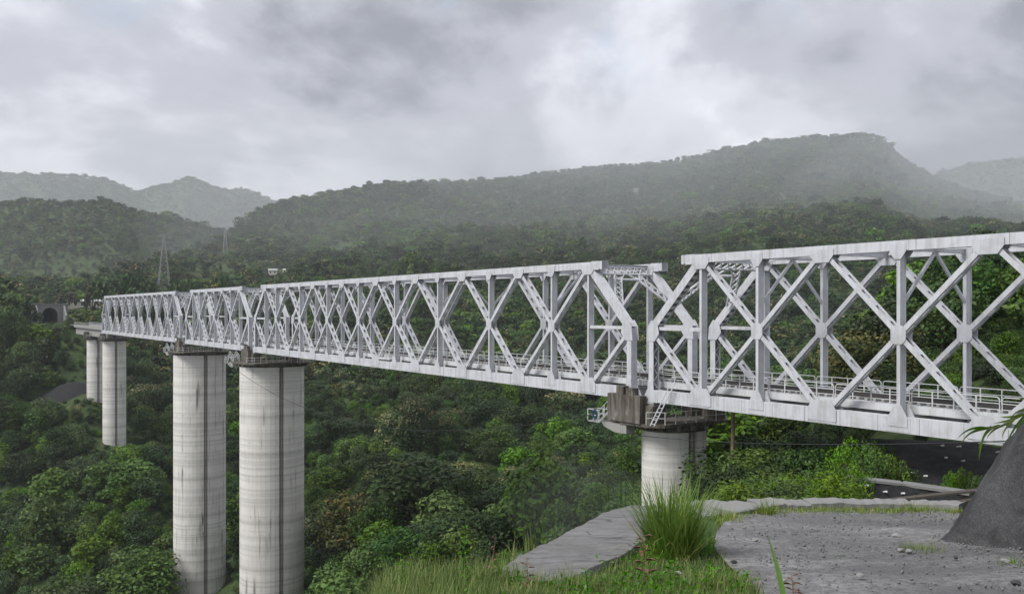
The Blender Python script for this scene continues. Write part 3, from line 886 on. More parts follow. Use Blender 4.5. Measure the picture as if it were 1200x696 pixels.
# ladder from the nearest span down to the pier platform
lad = empty('access_ladder', bpt(sA - 1.3, -1.0, 0), BRZ)
tag(lad, 'white steel ladder leaning from the nearest truss down to the pier platform', 'ladder')
a_ = Vector((0.2, -0.5, -1.95)); b_ = Vector((2.0, 0.35, 2.0))
for dx in (-0.26, 0.26):
    MB().bar(a_ + Vector((dx, 0, 0)), b_ + Vector((dx, 0, 0)), 0.07, 0.09).build('ladder_rail', M['paint'], lad)
for k in range(11):
    p = a_.lerp(b_, (k + 0.5) / 11)
    MB().box(p.x - 0.26, p.x + 0.26, p.y - 0.05, p.y + 0.05, p.z - 0.02, p.z + 0.02).build('rung', M['paint'], lad)
# hose reel
hr = empty('hose_reel', bpt((sA+sB)/2 + 4.6, -2.0, -1.6), BRZ)
tag(hr, 'blue coiled hose hanging on the platform stair railing of the nearest pier', 'hose')
m = MB(); m.tube([(0.30*math.cos(q*math.pi/12), 0.0, 0.40*math.sin(q*math.pi/12)) for q in range(25)], 0.08, 8, False)
m.build('coil', M['blue_plastic'], hr)
m = MB(); m.tube([(0, 0, -0.5), (0.05, 0, -0.9), (0.02, 0.02, -1.25)], 0.035, 6)
m.build('hose_end', M['blue_plastic'], hr)
# hanging downpipe below the nearest span
m = MB(); q0 = bpt(sA - 7.8, 2.0, -0.1)
m.tube([(0, 0, 0), (0.02, 0, -2.0), (-0.03, 0, -4.0), (0.0, 0, -9.0)], 0.17, 8)
tag(m.build('downpipe', M['rusty_pipe'], None, q0), 'rusty downpipe hanging from the underside of the nearest truss span', 'pipe')

# ------------------------------------------------------------------ approach girder, tunnel, track bench
gs0, gs1 = sD + 9*PP + 1.2, 437.0
g_ = empty('concrete_girder', bpt(gs0, TW/2, 0), BRZ)
tag(g_, 'stained concrete approach girder between the far truss end and the tunnel', 'girder')
Lg = gs1 - gs0
MB().box(-Lg, 0, -3.0, 3.0, 0.9, 1.5).build('deck_slab', M['girder_concrete'], g_)
for yy in (-1.5, 1.5):
    MB().box(-Lg, 0, yy - 0.7, yy + 0.7, -1.9, 0.895).build('web', M['girder_concrete'], g_)
for yy in (-2.9, 2.9):
    MB().box(-Lg, 0, yy - 0.12, yy + 0.12, 1.503, 2.1).build('parapet', M['girder_concrete'], g_)
    m = MB(); railing(m, [(-Lg, yy, 2.1), (0, yy, 2.1)], 1.0, 2.0, 0.03); m.build('railing', M['paint_rail'], g_)
for xx in (-3.0, -37.0):
    MB().box(xx - 1.2, xx + 1.2, -3.4, 3.4, -2.75, -1.905).build('cross_head', M['cap_concrete'], g_)

# railway bench on the far bank
tr = empty('railway_track', bpt(500, TW/2, 1.3), BRZ)
tag(tr, 'short ballasted railway track leading from the girder into the tunnel mouth', 'track')
MB().box(-48, 63, -2.4, 2.4, 0.05, 0.35).build('ballast', M['stone_grey'], tr)
for yy in (-0.75, 0.75):
    MB().box(-48, 63, yy - 0.04, yy + 0.04, 0.36, 0.52).build('rail', M['rail_steel'], tr)

tp = empty('tunnel_portal', bpt(546, TW/2, 1.3), BRZ)
tag(tp, 'grey concrete tunnel portal with dark arched mouth on the far bank', 'tunnel')
# face wall with an arched opening: built as strips around the arch
m = MB(); ow, oh = 3.6, 4.4
arch = [(-ow, 0)] + [(-ow * math.cos(math.pi*k/16), oh + ow * math.sin(math.pi*k/16)) for k in range(17)] + [(ow, 0)]
outer = [(-8.5, 0)] + [(-8.5 + 17.0 * k / 16, 9.6) for k in range(17)] + [(8.5, 0)]
f = lambda u, v, d: (d, u, v)
for k in range(len(arch) - 1):
    m.prism([arch[k], arch[k+1], outer[k+1], outer[k]], 0.0, -1.2, f)
m.build('face_wall', M['old_concrete'], tp)
m = MB()
for k in range(len(arch) - 1):
    (y0, z0), (y1, z1) = arch[k], arch[k+1]
    b = len(m.v); m.v += [(-1.2, y0*0.999, z0), (-1.2, y1*0.999, z1), (-26, y1*0.999, z1), (-26, y0*0.999, z0)]; m.f.append((b, b+1, b+2, b+3))
m.build('lining', M['old_concrete'], tp)
MB().box(-26.4, -26, -4.2, 4.2, -0.5, 8.4).build('tunnel_end', M['dark_opening'], tp)
MB().box(0.02, 0.5, -8.9, 8.9, 9.602, 10.2).build('coping', M['old_concrete'], tp)
m = MB(); m.prism([(0.02, 0), (0.02, 9.4), (9.5, 4.0), (9.5, 0)], 6.2, 7.0, lambda u, v, d: (u, d, v)); m.build('wing_wall', M['old_concrete'], tp)
m = MB(); m.prism([(0.02, 0), (0.02, 9.4), (9.5, 4.0), (9.5, 0)], -7.0, -6.2, lambda u, v, d: (u, d, v)); m.build('wing_wall', M['old_concrete'], tp)

# ------------------------------------------------------------------ plants
def rnd_dirs(n, up=0.0):
    d = rng.normal(size=(n, 3)); d[:, 2] += up
    return d / np.linalg.norm(d, axis=1)[:, None]
def leaf_quads(P, Nn, size, asp, lv):
    """Diamond leaves at P facing Nn; returns verts, quads, per-vertex lv."""
    n = len(P)
    t = np.cross(Nn, rng.normal(size=(n, 3))); t /= np.linalg.norm(t, axis=1)[:, None] + 1e-9
    bt = np.cross(Nn, t)
    s = size[:, None]
    droop = Nn * s * -0.18
    V = np.stack([P - t*s*0.5, P - bt*s*asp*0.5 + droop*0.2, P + t*s*0.5 + droop, P + bt*s*asp*0.5 + droop*0.2], 1).reshape(-1, 3)
    Q = np.arange(4 * n).reshape(-1, 4)
    return V, Q, np.repeat(lv, 4)
def crown_mesh(name, mat, H, rad, z0, n_cl, n_leaf, lsize, flat=0.5, spread=0.36, tips=0.0, top=0.0):
    """Crown of many leaf clumps; H total height, rad crown radius, z0 height of the lowest leaves."""
    hz = (H - z0) / 2; cz = z0 + hz
    C = []
    while len(C) < n_cl:
        p = rng.uniform(-1, 1, 3)
        r_ = np.linalg.norm(p)
        if r_ > 1 or r_ < 0.35 or (p[2] < -0.55 and rng.random() < 0.6): continue
        C.append(p)
    C = np.array(C)
    wide = 1.0 - top * (C[:, 2:3] * 0.5 + 0.5)
    C = C * np.array([rad * (1 - spread*0.8), rad * (1 - spread*0.8), hz * (1 - spread*0.75)])
    C[:, :2] *= wide
    C[:, :2] *= rng.uniform(0.8, 1.15, (n_cl, 1))
    Ps, Ns, Ls, Ss = [], [], [], []
    per = n_leaf // n_cl
    for c in C:
        cr = rad * spread * rng.uniform(0.7, 1.25)
        d = rnd_dirs(per, 0.25)
        q = c + d * np.array([cr, cr, cr * (0.62 + 0.2 * flat)]) * rng.uniform(0.72, 1.06, (per, 1))
        nn = d * 0.7 + rnd_dirs(per) * 0.55 + np.array([0, 0, 0.45])
        nn /= np.linalg.norm(nn, axis=1)[:, None]
        cl = rng.uniform(0.15, 0.6)
        lv = np.clip(cl + rng.normal(0, 0.16, per), 0, 0.72)
        if tips and rng.random() < tips:
            lv = np.where((d[:, 2] > 0.15) & (rng.random(per) < 0.75), rng.uniform(0.72, 1.0, per), lv)
        else:
            lv = np.where(rng.random(per) < 0.04, rng.uniform(0.7, 1.0, per), lv)
        Ps.append(q); Ns.append(nn); Ls.append(lv); Ss.append(lsize * rng.uniform(0.55, 1.35, per))
    P_ = np.concatenate(Ps); P_[:, 2] += cz
    V, Q, L = leaf_quads(P_, np.concatenate(Ns), np.concatenate(Ss), 0.55, np.concatenate(Ls))
    return np_mesh(name, V, Q, mat, False, {'lv': L})
def trunk_mesh(name, H, rad, lean=0.0):
    m = MB(); h = H * 0.72; r0 = 0.018 * H + 0.06
    m.tube([(0, 0, -1.2), (0, 0, 0), (lean*0.3, 0, h*0.4), (lean, 0.1, h*0.75), (lean*1.1, 0, h)], [r0*1.4, r0*1.1, r0*0.8, r0*0.55, r0*0.2], 7)
    for k in range(6):
        a_ = k * 1.05 + rng.uniform(0, 0.5); z = h * rng.uniform(0.32, 0.7); l = rad * rng.uniform(0.5, 0.8)
        b = Vector((lean*0.5, 0, z)); e = b + Vector((math.cos(a_)*l, math.sin(a_)*l, l*rng.uniform(0.5, 0.9)))
        m.tube([b, b.lerp(e, 0.5) + Vector((0, 0, 0.15)), e], [r0*0.45, r0*0.3, r0*0.1], 5)
    return m.mesh(name, M['bark'])
def blades(n, base_r, length, width, lean, mat, seg=4, lvr=(0.1, 0.7), name='blades', square=None, stiff=0.5):
    """A tuft of curved strap leaves springing from the ground."""
    a_ = rng.uniform(0, 2*np.pi, n); r_ = base_r * np.sqrt(rng.random(n))
    a2 = a_ + rng.normal(0, 0.9, n)
    base = np.stack([r_*np.cos(a_), r_*np.sin(a_), np.full(n, -0.05)], 1)
    if square is not None: base = square
    L = length * rng.uniform(0.45, 1.1, n); W = width * rng.uniform(0.6, 1.2, n)
    th0 = np.abs(rng.normal(0, lean * 0.45, n)); th1 = th0 + np.abs(rng.normal(lean, lean * 0.5, n)) * (1.2 - stiff)
    dirh = np.stack([np.cos(a2), np.sin(a2), np.zeros(n)], 1)
    side = np.stack([-np.sin(a2), np.cos(a2), np.zeros(n)], 1)
    pos = base.copy(); rows = []
    for k in range(seg + 1):
        f_ = k / seg; w = W * (1 - f_**1.6) * (0.55 + 0.45 * min(1, f_ * 4))
        rows.append((pos - side * w[:, None] / 2, pos + side * w[:, None] / 2))
        th = th0 + (th1 - th0) * f_
        pos = pos + (dirh * np.sin(th)[:, None] + np.array([0, 0, 1]) * np.cos(th)[:, None]) * (L / seg)[:, None]
    V = np.stack([np.stack(r, 1) for r in rows], 1).reshape(-1, 3)
    st = (seg + 1) * 2
    q = np.array([[2*k, 2*k+1, 2*k+3, 2*k+2] for k in range(seg)])
    Q = (np.arange(n)[:, None, None] * st + q[None]).reshape(-1, 4)
    lv = np.repeat(rng.uniform(*lvr, n), st)
    return np_mesh(name, V, Q, mat, True, {'lv': lv})

# kinds of tree: (words, crown mesh, trunk mesh, height of the mesh, radius)
KINDS = {}
def add_kind(key, words, mat, H, rad, z0, n_cl, n_leaf, ls, low=(14, 420, 1.25), **kw):
    KINDS[key] = dict(words=words, H=H, rad=rad,
        crown=crown_mesh('crown', M[mat], H, rad, z0, n_cl, n_leaf, ls, **kw),
        low=crown_mesh('crown', M[mat], H, rad, z0, low[0], low[1], low[2], **kw),
        trunk=trunk_mesh('trunk', H, rad, 0.03 * H))
add_kind('round_a', 'dark green round-crowned', 'leaf_dark', 10.0, 4.6, 1.2, 34, 3400, 0.50)
add_kind('round_b', 'deep green broad', 'leaf_dark', 10.0, 5.4, 0.8, 40, 3600, 0.52, spread=0.30)
add_kind('mid_a', 'mid-green bushy', 'leaf_mid', 10.0, 4.8, 0.8, 36, 3400, 0.50)
add_kind('mid_b', 'fresh green tall', 'leaf_mid', 10.0, 3.3, 1.0, 30, 4200, 0.34, top=0.45)
add_kind('pale_a', 'pale-flowering', 'leaf_pale', 10.0, 4.6, 1.2, 34, 3400, 0.46, tips=0.55)
add_kind('brown_a', 'yellow-brown leaved', 'leaf_brown', 10.0, 4.8, 1.0, 36, 3400, 0.46, tips=0.40)
add_kind('bright_a', 'light green leafy', 'leaf_bright', 10.0, 4.6, 0.5, 30, 2000, 0.74)
add_kind('umbrella', 'flat-topped umbrella-shaped', 'leaf_dark', 10.0, 6.0, 5.5, 26, 2400, 0.55, spread=0.26)
pm = blades(64, 0.12, 4.2, 0.30, 1.35, M['leaf_mid'], 6, name='crown', stiff=0.1)
pm.vertices.foreach_get('co', (pv_ := np.zeros(len(pm.vertices) * 3, np.float32))); pv_[2::3] += 6.3; pm.vertices.foreach_set('co', pv_)
KINDS['palm'] = dict(words='spiky palm-like', H=10.0, rad=4.0, crown=pm, low=pm, trunk=trunk_mesh('trunk', 8.0, 1.2, 0.3))
SHRUBS = {}
def add_shrub(key, words, me, H): SHRUBS[key] = dict(words=words, H=H, me=me)
add_shrub('mound', 'dense dark green', crown_mesh('foliage', M['leaf_dark'], 3.0, 2.3, -0.4, 26, 3000, 0.22, spread=0.36), 3.0)
add_shrub('leafy', 'mid-green leafy', crown_mesh('foliage', M['leaf_mid'], 3.0, 2.0, -0.4, 26, 3000, 0.20, spread=0.36), 3.0)
add_shrub('bright', 'bright green', crown_mesh('foliage', M['leaf_bright'], 3.0, 2.2, -0.4, 28, 3200, 0.19, spread=0.34), 3.0)
add_shrub('reed', 'long-leaved grassy', blades(330, 0.9, 3.3, 0.07, 1.5, M['leaf_bright'], 6, name='foliage', stiff=0.1), 1.9)
add_shrub('fern', 'arching palm-like', blades(90, 0.3, 3.2, 0.16, 1.6, M['leaf_mid'], 6, name='foliage', stiff=0.1), 1.8)

PIERS = [((sA+sB)/2, 2.45, 89), ((sB+9*PP+sC)/2, 5.25, 190), ((sC+4*PP+sD)/2, 5.25, 236), (sD+9*PP+0.6, 3.1, 336), (sD+9*PP+38, 2.9, 368)]
PIER_XY = [bpt(s, TW/2) for s, r_, y_ in PIERS]
def bottom_row(p):           # photo row of the bridge's lower edge
    return 390.7 + 0.1229 * (p - 120)
# things standing on the far slopes, kept clear of trees (x, y, radius)
CLEAR = []
SPOIL = px(74, 470, 374); CLEAR.append((SPOIL.x, SPOIL.y, 11))
SHED = px(101, 349, 640); CLEAR.append((SHED.x, SHED.y, 14))
PYL = [px(192, 322, 860), px(264, 300, 1150)]
for q in PYL: CLEAR.append((q.x, q.y, 10))
HUTS = [px(320, 319, 1000), px(337, 321, 980), px(745, 244, 1900), px(68, 356, 600)]
for q in HUTS: CLEAR.append((q.x, q.y, 9))
def clear_mask(X, Y, Z, H, R_):
    """True where a plant of height H and radius R_ may stand."""
    S = X * UX + Y * UY; Lt = X * VX + Y * VY - D0
    p = 600 + F * X / Y; top = HOR - F * (Z + H) / Y
    ok = np.ones(len(X), bool)
    for (s, r_, y_), c in zip(PIERS, PIER_XY):
        ok &= np.hypot(X - c.x, Y - c.y) > r_ + 2.0 + R_ * 0.7
    under = (Lt > -3 - R_) & (Lt < TW + 3 + R_) & (S < 440)
    ok &= ~(under & (Z + H > ZB - 3))
    ok &= ~((S > 425) & (S < 560) & (np.abs(Lt - TW/2) < 3.6 + R_ * 0.8))
    ok &= ~((S >= 545) & (S < 575) & (np.abs(Lt - TW/2) < 5) & (H > 4))
    front = Lt < -3
    rad_px = R_ / Y * F * 0.8
    ok &= ~(front & (S < 440) & (top < bottom_row(p) + 14))
    for x0, x1, yy, dist in ((275,368,694,190),(198,275,694,236),(112,152,512,336),(96,122,450,368),(36,74,374,545),(80,120,398,440)):
        ok &= ~((p > x0 - rad_px) & (p < x1 + rad_px) & (Y < dist) & (top < yy))
    for (cx_, cy__, r_) in CLEAR:
        dd = np.hypot(X - cx_, Y - cy__)
        ok &= dd > r_ + R_ * 0.6
        rpx = r_ * F / cy__
        ok &= ~((np.abs(p - (600 + F*cx_/cy__)) < rpx * 0.7) & (Y < cy__) & (Y > cy__ - 120) & (top < HOR - F * (gz(cx_, cy__)) / cy__ - 2))
    return ok
def visible_mask(X, Y, Z, H):
    p = 600 + F * X / Y
    i = np.clip(np.round((p - PX[0]) / 5).astype(int), 0, len(PX) - 1)
    rows = HOR - F * ZG / YG[None, :]
    run = np.minimum.accumulate(rows, axis=1)
    j = np.clip(np.searchsorted(YG, Y) - 1, 0, len(YG) - 1)
    return (HOR - F * (Z + H) / Y) < run[i, j] + 3
def scatter(Y0, Y1, sp_fn, p0=-70, p1=1270):
    Xs, Ys = [], []
    Y = Y0
    while Y < Y1:
        sp = sp_fn(Y)
        x0 = (p0 - 600) / F * Y; x1 = (p1 - 600) / F * Y
        n = int((x1 - x0) / sp)
        xs = x0 + (np.arange(n) + rng.uniform(-0.5, 0.5, n)) * sp + rng.uniform(0, sp)
        Xs.append(xs); Ys.append(Y + rng.uniform(-0.5, 0.5, n) * sp); Y += sp * 0.9
    return np.concatenate(Xs), np.concatenate(Ys)
kind_keys = list(KINDS)
# ---- trees
X, Y = scatter(128, 4050, lambda y: np.interp(y, [128, 300, 800, 1900, 4050], [6.4, 7.6, 9.6, 13.0, 21]))
Z = ground(X, Y)
patch = fbm(X / (60 + Y * 0.05), Y / (60 + Y * 0.05), 51, 3)
kr = rng.random(len(X))
kid = np.select([kr < 0.26, kr < 0.46, kr < 0.66, kr < 0.79, kr < 0.84, kr < 0.87, kr < 0.99], [0, 1, 2, 3, 4, 5, 6], 7)
kid = np.where((rng.random(len(X)) < 0.05) & (Y < 600), 8, kid); kid = np.where((rng.random(len(X)) < 0.16) & (Y > 450), np.where(rng.random(len(X)) < 0.6, 4, 5), kid); kid = np.where((patch > 0.25) & (kr > 0.4) & (kr < 0.7), 4, kid); kid = np.where((patch < -0.22) & (kr > 0.35), 6, kid); kid = np.where((patch < -0.12) & (patch > -0.22) & (kr > 0.5), 2, kid)
H = np.interp(Y, [128, 400, 900, 2000, 4050], [8.0, 10.5, 11.5, 12.5, 9.5]) * rng.uniform(0.45, 1.35, len(X))
H = H * (1 + 0.6 * np.clip(fbm(X / 45, Y / 45, 61, 2), -0.5, 0.6))
H = np.where(rng.random(len(X)) < 0.10, H * 1.45, H)
px_ = 600 + F * X / Y
H = np.where((px_ > 830) & (Y < 200), H * 1.15, H)
gap = fbm(X / 38, Y / 38, 71, 3) < -0.33          # clearings of low growth
ok = clear_mask(X, Y, Z, H, H * 0.42) & visible_mask(X, Y, Z, H) & ~(gap & (Y < 700) & (rng.random(len(X)) < 0.85)) & ~((fbm(X / 110, Y / 110, 73, 3) < -0.30) & (Y >= 700) & (Y < 1700) & (rng.random(len(X)) < 0.5))
far_side = (X * VX + Y * VY - D0) > TW + 5
ok &= (Y > 150) | far_side
X, Y, Z, kid, H = X[ok], Y[ok], Z[ok], kid[ok], H[ok]
yaw = rng.uniform(0, 2*np.pi, len(X)); wd = H * rng.uniform(0.75, 1.45, len(X)) / 10.0 * np.interp(Y, [1500, 4000], [1.0, 2.0]); hs = H / 10.0
# ---- trees placed one by one: beyond the nearest span, and the dark clump over the far span
EXTRA = [ # photo column, distance, photo row of the top, kind, width factor
 (1003, 98, 385, 'brown_a', 1.0), (1022, 93, 372, 'brown_a', 1.1), (1043, 104, 340, 'round_a', 1.0), (1062, 96, 372, 'brown_a', 0.9),
 (1078, 108, 312, 'round_b', 1.0), (1104, 100, 318, 'round_a', 1.0), (1126, 110, 288, 'round_b', 1.0), (1150, 104, 296, 'mid_a', 1.0),
 (1168, 116, 272, 'round_a', 0.9), (1192, 104, 305, 'bright_a', 1.0), (1215, 98, 290, 'bright_a', 1.0), (1090, 92, 400, 'mid_a', 0.9), (1135, 90, 395, 'bright_a', 0.9),
 (1180, 88, 385, 'bright_a', 1.0), (1050, 88, 420, 'round_a', 0.9), (1020, 85, 445, 'mid_a', 0.8), (1230, 92, 340, 'mid_a', 1.0), (985, 100, 430, 'round_a', 0.8),
 (126, 520, 321, 'round_b', 1.25), (142, 540, 313, 'round_a', 1.4), (158, 525, 310, 'round_b', 1.25), (173, 545, 318, 'round_a', 1.2), (134, 500, 334, 'round_a', 1.1),
 (207, 560, 320, 'mid_a', 1.2), (226, 600, 318, 'round_b', 1.2), (256, 610, 312, 'pale_a', 1.2), (375, 640, 314, 'pale_a', 0.9), (108, 560, 328, 'brown_a', 0.9),
 (490, 300, 452, 'pale_a', 1.0), (462, 295, 470, 'pale_a', 0.9), (520, 305, 478, 'pale_a', 0.8), (18, 372, 468, 'pale_a', 1.0), (45, 350, 485, 'pale_a', 0.9), (30, 340, 505, 'pale_a', 0.9),
 (540, 132, 614, 'bright_a', 1.0), (508, 130, 630, 'bright_a', 1.0), (478, 128, 652, 'mid_a', 1.0), (568, 126, 634, 'mid_a', 0.9), (400, 124, 668, 'bright_a', 1.0), (440, 126, 672, 'mid_a', 0.9), (372, 122, 684, 'mid_a', 0.9), (600, 122, 640, 'bright_a', 0.9), (90, 405, 404, 'mid_a', 0.9), (100, 402, 410, 'bright_a', 0.9), (82, 402, 408, 'round_a', 0.9), (107, 398, 426, 'mid_a', 0.8), (95, 396, 430, 'bright_a', 0.9), (86, 394, 436, 'mid_b', 0.9), (76, 404, 416, 'mid_a', 0.9), (3, 425, 328, 'mid_a', 1.0), (14, 430, 333, 'bright_a', 0.9), (24, 438, 341, 'round_a', 0.9), (33, 446, 351, 'mid_a', 0.8), (6, 400, 352, 'round_b', 1.0), (22, 405, 366, 'mid_a', 0.9), (38, 425, 372, 'round_a', 0.7), (30, 398, 386, 'mid_b', 0.9), (66, 418, 386, 'bright_a', 0.9), (78, 412, 392, 'mid_a', 0.9)]
eX, eY, eZ, eK, eH, eW = [], [], [], [], [], []
for (p, d, tp_, k, wf_) in EXTRA:
    x = (p - 600) / F * d; z = gz(x, d); h = (HOR - tp_) / F * d - z
    if h < 3: h = 4.0
    eX.append(x); eY.append(d); eZ.append(z); eK.append(kind_keys.index(k)); eH.append(h); eW.append(min(h, 16) * wf_ / 10)
nE = len(eX)
X = np.concatenate([eX, X]); Y = np.concatenate([eY, Y]); Z = np.concatenate([eZ, Z]); kid = np.concatenate([eK, kid]).astype(int); H = np.concatenate([eH, H])
yaw = np.concatenate([rng.uniform(0, 6.28, nE), yaw]); wd = np.concatenate([eW, wd]); hs = np.concatenate([np.array(eH) / 10, hs])
pc = 600 + F * X / Y; rc = HOR - F * (Z + H * 0.7) / Y
size = H / Y * F
infr = (pc > -5) & (pc < 1205) & (rc > 150) & (rc < 690)
score = np.where(infr, size, 0); score[:nE] += 1e4
order = np.argsort(-score)
N_IND = 290
ind = order[:N_IND]; rest = order[N_IND:]

def where_words(p, r_, d):
    """Plain words for a place in the photo, by the bridge's parts."""
    b = bottom_row(p); t_ = 346.2 - 0.0682 * (p - 120)
    if d > 1800: v = 'on skyline above'
    elif r_ < t_ - 12: v = 'above'
    elif r_ < t_ + 6: v = 'at top of'
    elif r_ < b - 10: v = 'seen through'
    elif r_ < b + 35: v = 'close under'
    elif r_ < b + 90: v = 'below'
    else: v = 'deep below'
    if p < 60: h = 'tunnel level'
    elif p < 119: h = 'concrete girder'
    elif p < 206: h = 'farthest span'
    elif p < 300: h = 'short span'
    elif p < 420: h = 'far third of long span'
    elif p < 570: h = 'middle of long span'
    elif p < 740: h = 'near third of long span'
    elif p < 890: h = 'start of nearest span'
    elif p < 1060: h = 'first crosses of nearest span'
    else: h = 'last crosses of nearest span'
    return v, h
ORD = ['first', 'second', 'third', 'fourth', 'fifth', 'sixth', 'seventh', 'eighth', 'ninth', 'tenth', 'eleventh', 'twelfth', 'thirteenth', 'fourteenth', 'fifteenth', 'sixteenth']
cells = {}
for i in ind:
    v, h = where_words(pc[i], rc[i], Y[i])
    cells.setdefault((kid[i], v, h), []).append(i)
TREE_LABEL = {}
for (k, v, h), L_ in cells.items():
    L_.sort(key=lambda i: pc[i])
    w_ = KINDS[kind_keys[k]]['words']
    for n_, i in enumerate(L_):
        o_ = '' if len(L_) == 1 else (ORD[n_] + ' ' if n_ < len(ORD) else 'later ')
        TREE_LABEL[i] = f"{w_} tree {v} {h}" if not o_ else f"{w_} tree, {o_.strip()} from tunnel side, {v} {h}"
SRC = {}
for i in ind:
    K = KINDS[kind_keys[kid[i]]]
    root = empty('tree', (X[i], Y[i], Z[i] - 0.2), yaw[i])
    tag(root, TREE_LABEL[i], 'tree', 'single trees on the valley slopes')
    lowp = Y[i] > 420
    c = link('crown', K['low'] if lowp else K['crown'], root); c.scale = (wd[i], wd[i], hs[i])
    tk = link('trunk', K['trunk'], root); tk.scale = (wd[i], wd[i], hs[i])
    SRC.setdefault((int(kid[i]), lowp), c)
# sources for the far-off wood: one real tree of every kind
for k in range(len(kind_keys)):
    for lowp in (False, True):
        if (k, lowp) not in SRC:
            # a real tree standing on the far slope
            d = 330 if not lowp else 700; x = (470 + 23 * k - 600) / F * d
            K = KINDS[kind_keys[k]]
            root = empty('tree', (x, d, gz(x, d) - 0.2), 0.7 * k)
            v, h = where_words(470 + 23 * k, HOR - F * gz(x, d) / d - 10, d)
            tag(root, f"{'lone ' if lowp else 'slender '}{K['words']} tree {v} {h}", 'tree', 'single trees on the valley slopes')
            c = link('crown', K['low' if lowp else 'crown'], root); tk = link('trunk', K['trunk'], root)
            c.scale = tk.scale = (0.8, 0.8, 0.85)
            SRC[(k, lowp)] = c
def instancer(name, P_, yaw_, sc_, vid, sources, label, cat):
    """One object that repeats real plants over points: rotation, scale and kind stored per point."""
    me = bpy.data.meshes.new(name); me.vertices.add(len(P_)); me.vertices.foreach_set('co', P_.astype(np.float32).ravel())
    a1 = me.attributes.new('rot', 'FLOAT_VECTOR', 'POINT'); rv = np.zeros((len(P_), 3), np.float32); rv[:, 2] = yaw_; a1.data.foreach_set('vector', rv.ravel())
    a2 = me.attributes.new('scl', 'FLOAT_VECTOR', 'POINT'); a2.data.foreach_set('vector', sc_.astype(np.float32).ravel())
    a3 = me.attributes.new('vid', 'INT', 'POINT'); a3.data.foreach_set('value', vid.astype(np.int32))
    o = link(name, me); tag(o, label, cat, kind='stuff')
    ng = bpy.data.node_groups.new(name + '_nodes', 'GeometryNodeTree')
    ng.interface.new_socket('Geometry', in_out='INPUT', socket_type='NodeSocketGeometry')
    ng.interface.new_socket('Geometry', in_out='OUTPUT', socket_type='NodeSocketGeometry')
    gi = ng.nodes.new('NodeGroupInput'); go = ng.nodes.new('NodeGroupOutput')
    def named(nm, ty):
        n_ = ng.nodes.new('GeometryNodeInputNamedAttribute'); n_.data_type = ty; n_.inputs[0].default_value = nm; return n_.outputs[0]
    rot = named('rot', 'FLOAT_VECTOR'); scl = named('scl', 'FLOAT_VECTOR'); vd = named('vid', 'INT')
    e2r = ng.nodes.new('FunctionNodeEulerToRotation'); ng.links.new(rot, e2r.inputs[0])
    jn = ng.nodes.new('GeometryNodeJoinGeometry')
    for k, src in sources.items():
        oi = ng.nodes.new('GeometryNodeObjectInfo'); oi.transform_space = 'ORIGINAL'; oi.inputs['Object'].default_value = src; oi.inputs['As Instance'].default_value = True
        ip = ng.nodes.new('GeometryNodeInstanceOnPoints')
        cm = ng.nodes.new('FunctionNodeCompare'); cm.data_type = 'INT'; cm.operation = 'EQUAL'
        ng.links.new(vd, cm.inputs[2]); cm.inputs[3].default_value = k
        ng.links.new(gi.outputs[0], ip.inputs['Points']); ng.links.new(cm.outputs[0], ip.inputs['Selection'])
        ng.links.new(oi.outputs['Geometry'], ip.inputs['Instance'])
        ng.links.new(e2r.outputs[0], ip.inputs['Rotation']); ng.links.new(scl, ip.inputs['Scale'])
        ng.links.new(ip.outputs[0], jn.inputs[0])
    ng.links.new(jn.outputs[0], go.inputs[0])
    md = o.modifiers.new('plants', 'NODES'); md.node_group = ng
    return o
nk = len(kind_keys)
rl = Y[rest] > 420
vid = kid[rest] + np.where(rl, nk, 0)
instancer('forest', np.stack([X[rest], Y[rest], Z[rest] - 0.2], 1), yaw[rest], np.stack([wd[rest] * (0.8 + 0.4 * (yaw[rest] % 1)), wd[rest] * (1.2 - 0.4 * (yaw[rest] % 1)), hs[rest]], 1), vid,
          {k + (nk if lp else 0): c for (k, lp), c in SRC.items()}, 'dense mixed green forest covering the hills behind the bridge', 'forest')

# ---- shrubs standing singly under and beside the nearest span
SH = [ # column, distance, row of the top, kind, width
 (838, 72, 548, 'mound', 1.0), (852, 78, 522, 'leafy', 1.2), (866, 70, 540, 'mound', 1.1), (880, 82, 506, 'mound', 1.5), (893, 74, 512, 'leafy', 1.2), (905, 66, 548, 'bright', 1.2),
 (920, 72, 520, 'mound', 1.3), (934, 80, 500, 'mound', 1.4), (925, 60, 556, 'bright', 1.2), (944, 64, 545, 'leafy', 1.1), (957, 70, 520, 'mound', 1.2), (970, 60, 540, 'bright', 1.1),
 (984, 62, 532, 'bright', 0.7), (1003, 67, 506, 'bright', 0.7), (1022, 67, 508, 'bright', 0.7), (1036, 68, 514, 'bright', 0.7), (1050, 68, 536, 'leafy', 0.7), (892, 56, 572, 'bright', 1.0), (868, 58, 578, 'leafy', 1.0),
 (950, 56, 565, 'bright', 1.1), (966, 57, 566, 'bright', 0.9), (850, 62, 580, 'mound', 0.9), (908, 52, 582, 'leafy', 0.9), (1112, 60.6, 548, 'bright', 0.5), (1130, 60.2, 543, 'bright', 0.55), (1144, 60, 548, 'leafy', 0.5), (1096, 61, 560, 'leafy', 0.45), (1066, 64, 540, 'leafy', 0.5), (1048, 63.6, 528, 'bright', 0.6), (1030, 63.4, 520, 'bright', 0.6), (1012, 63, 516, 'bright', 0.6), (1078, 74, 508, 'mound', 0.8), (996, 60, 535, 'bright', 0.6)]
sh_src = {}
sk = list(SHRUBS)
cnt = {}
for (p, d, tp_, k, wf_) in SH: cnt.setdefault(k, []).append((p, d))
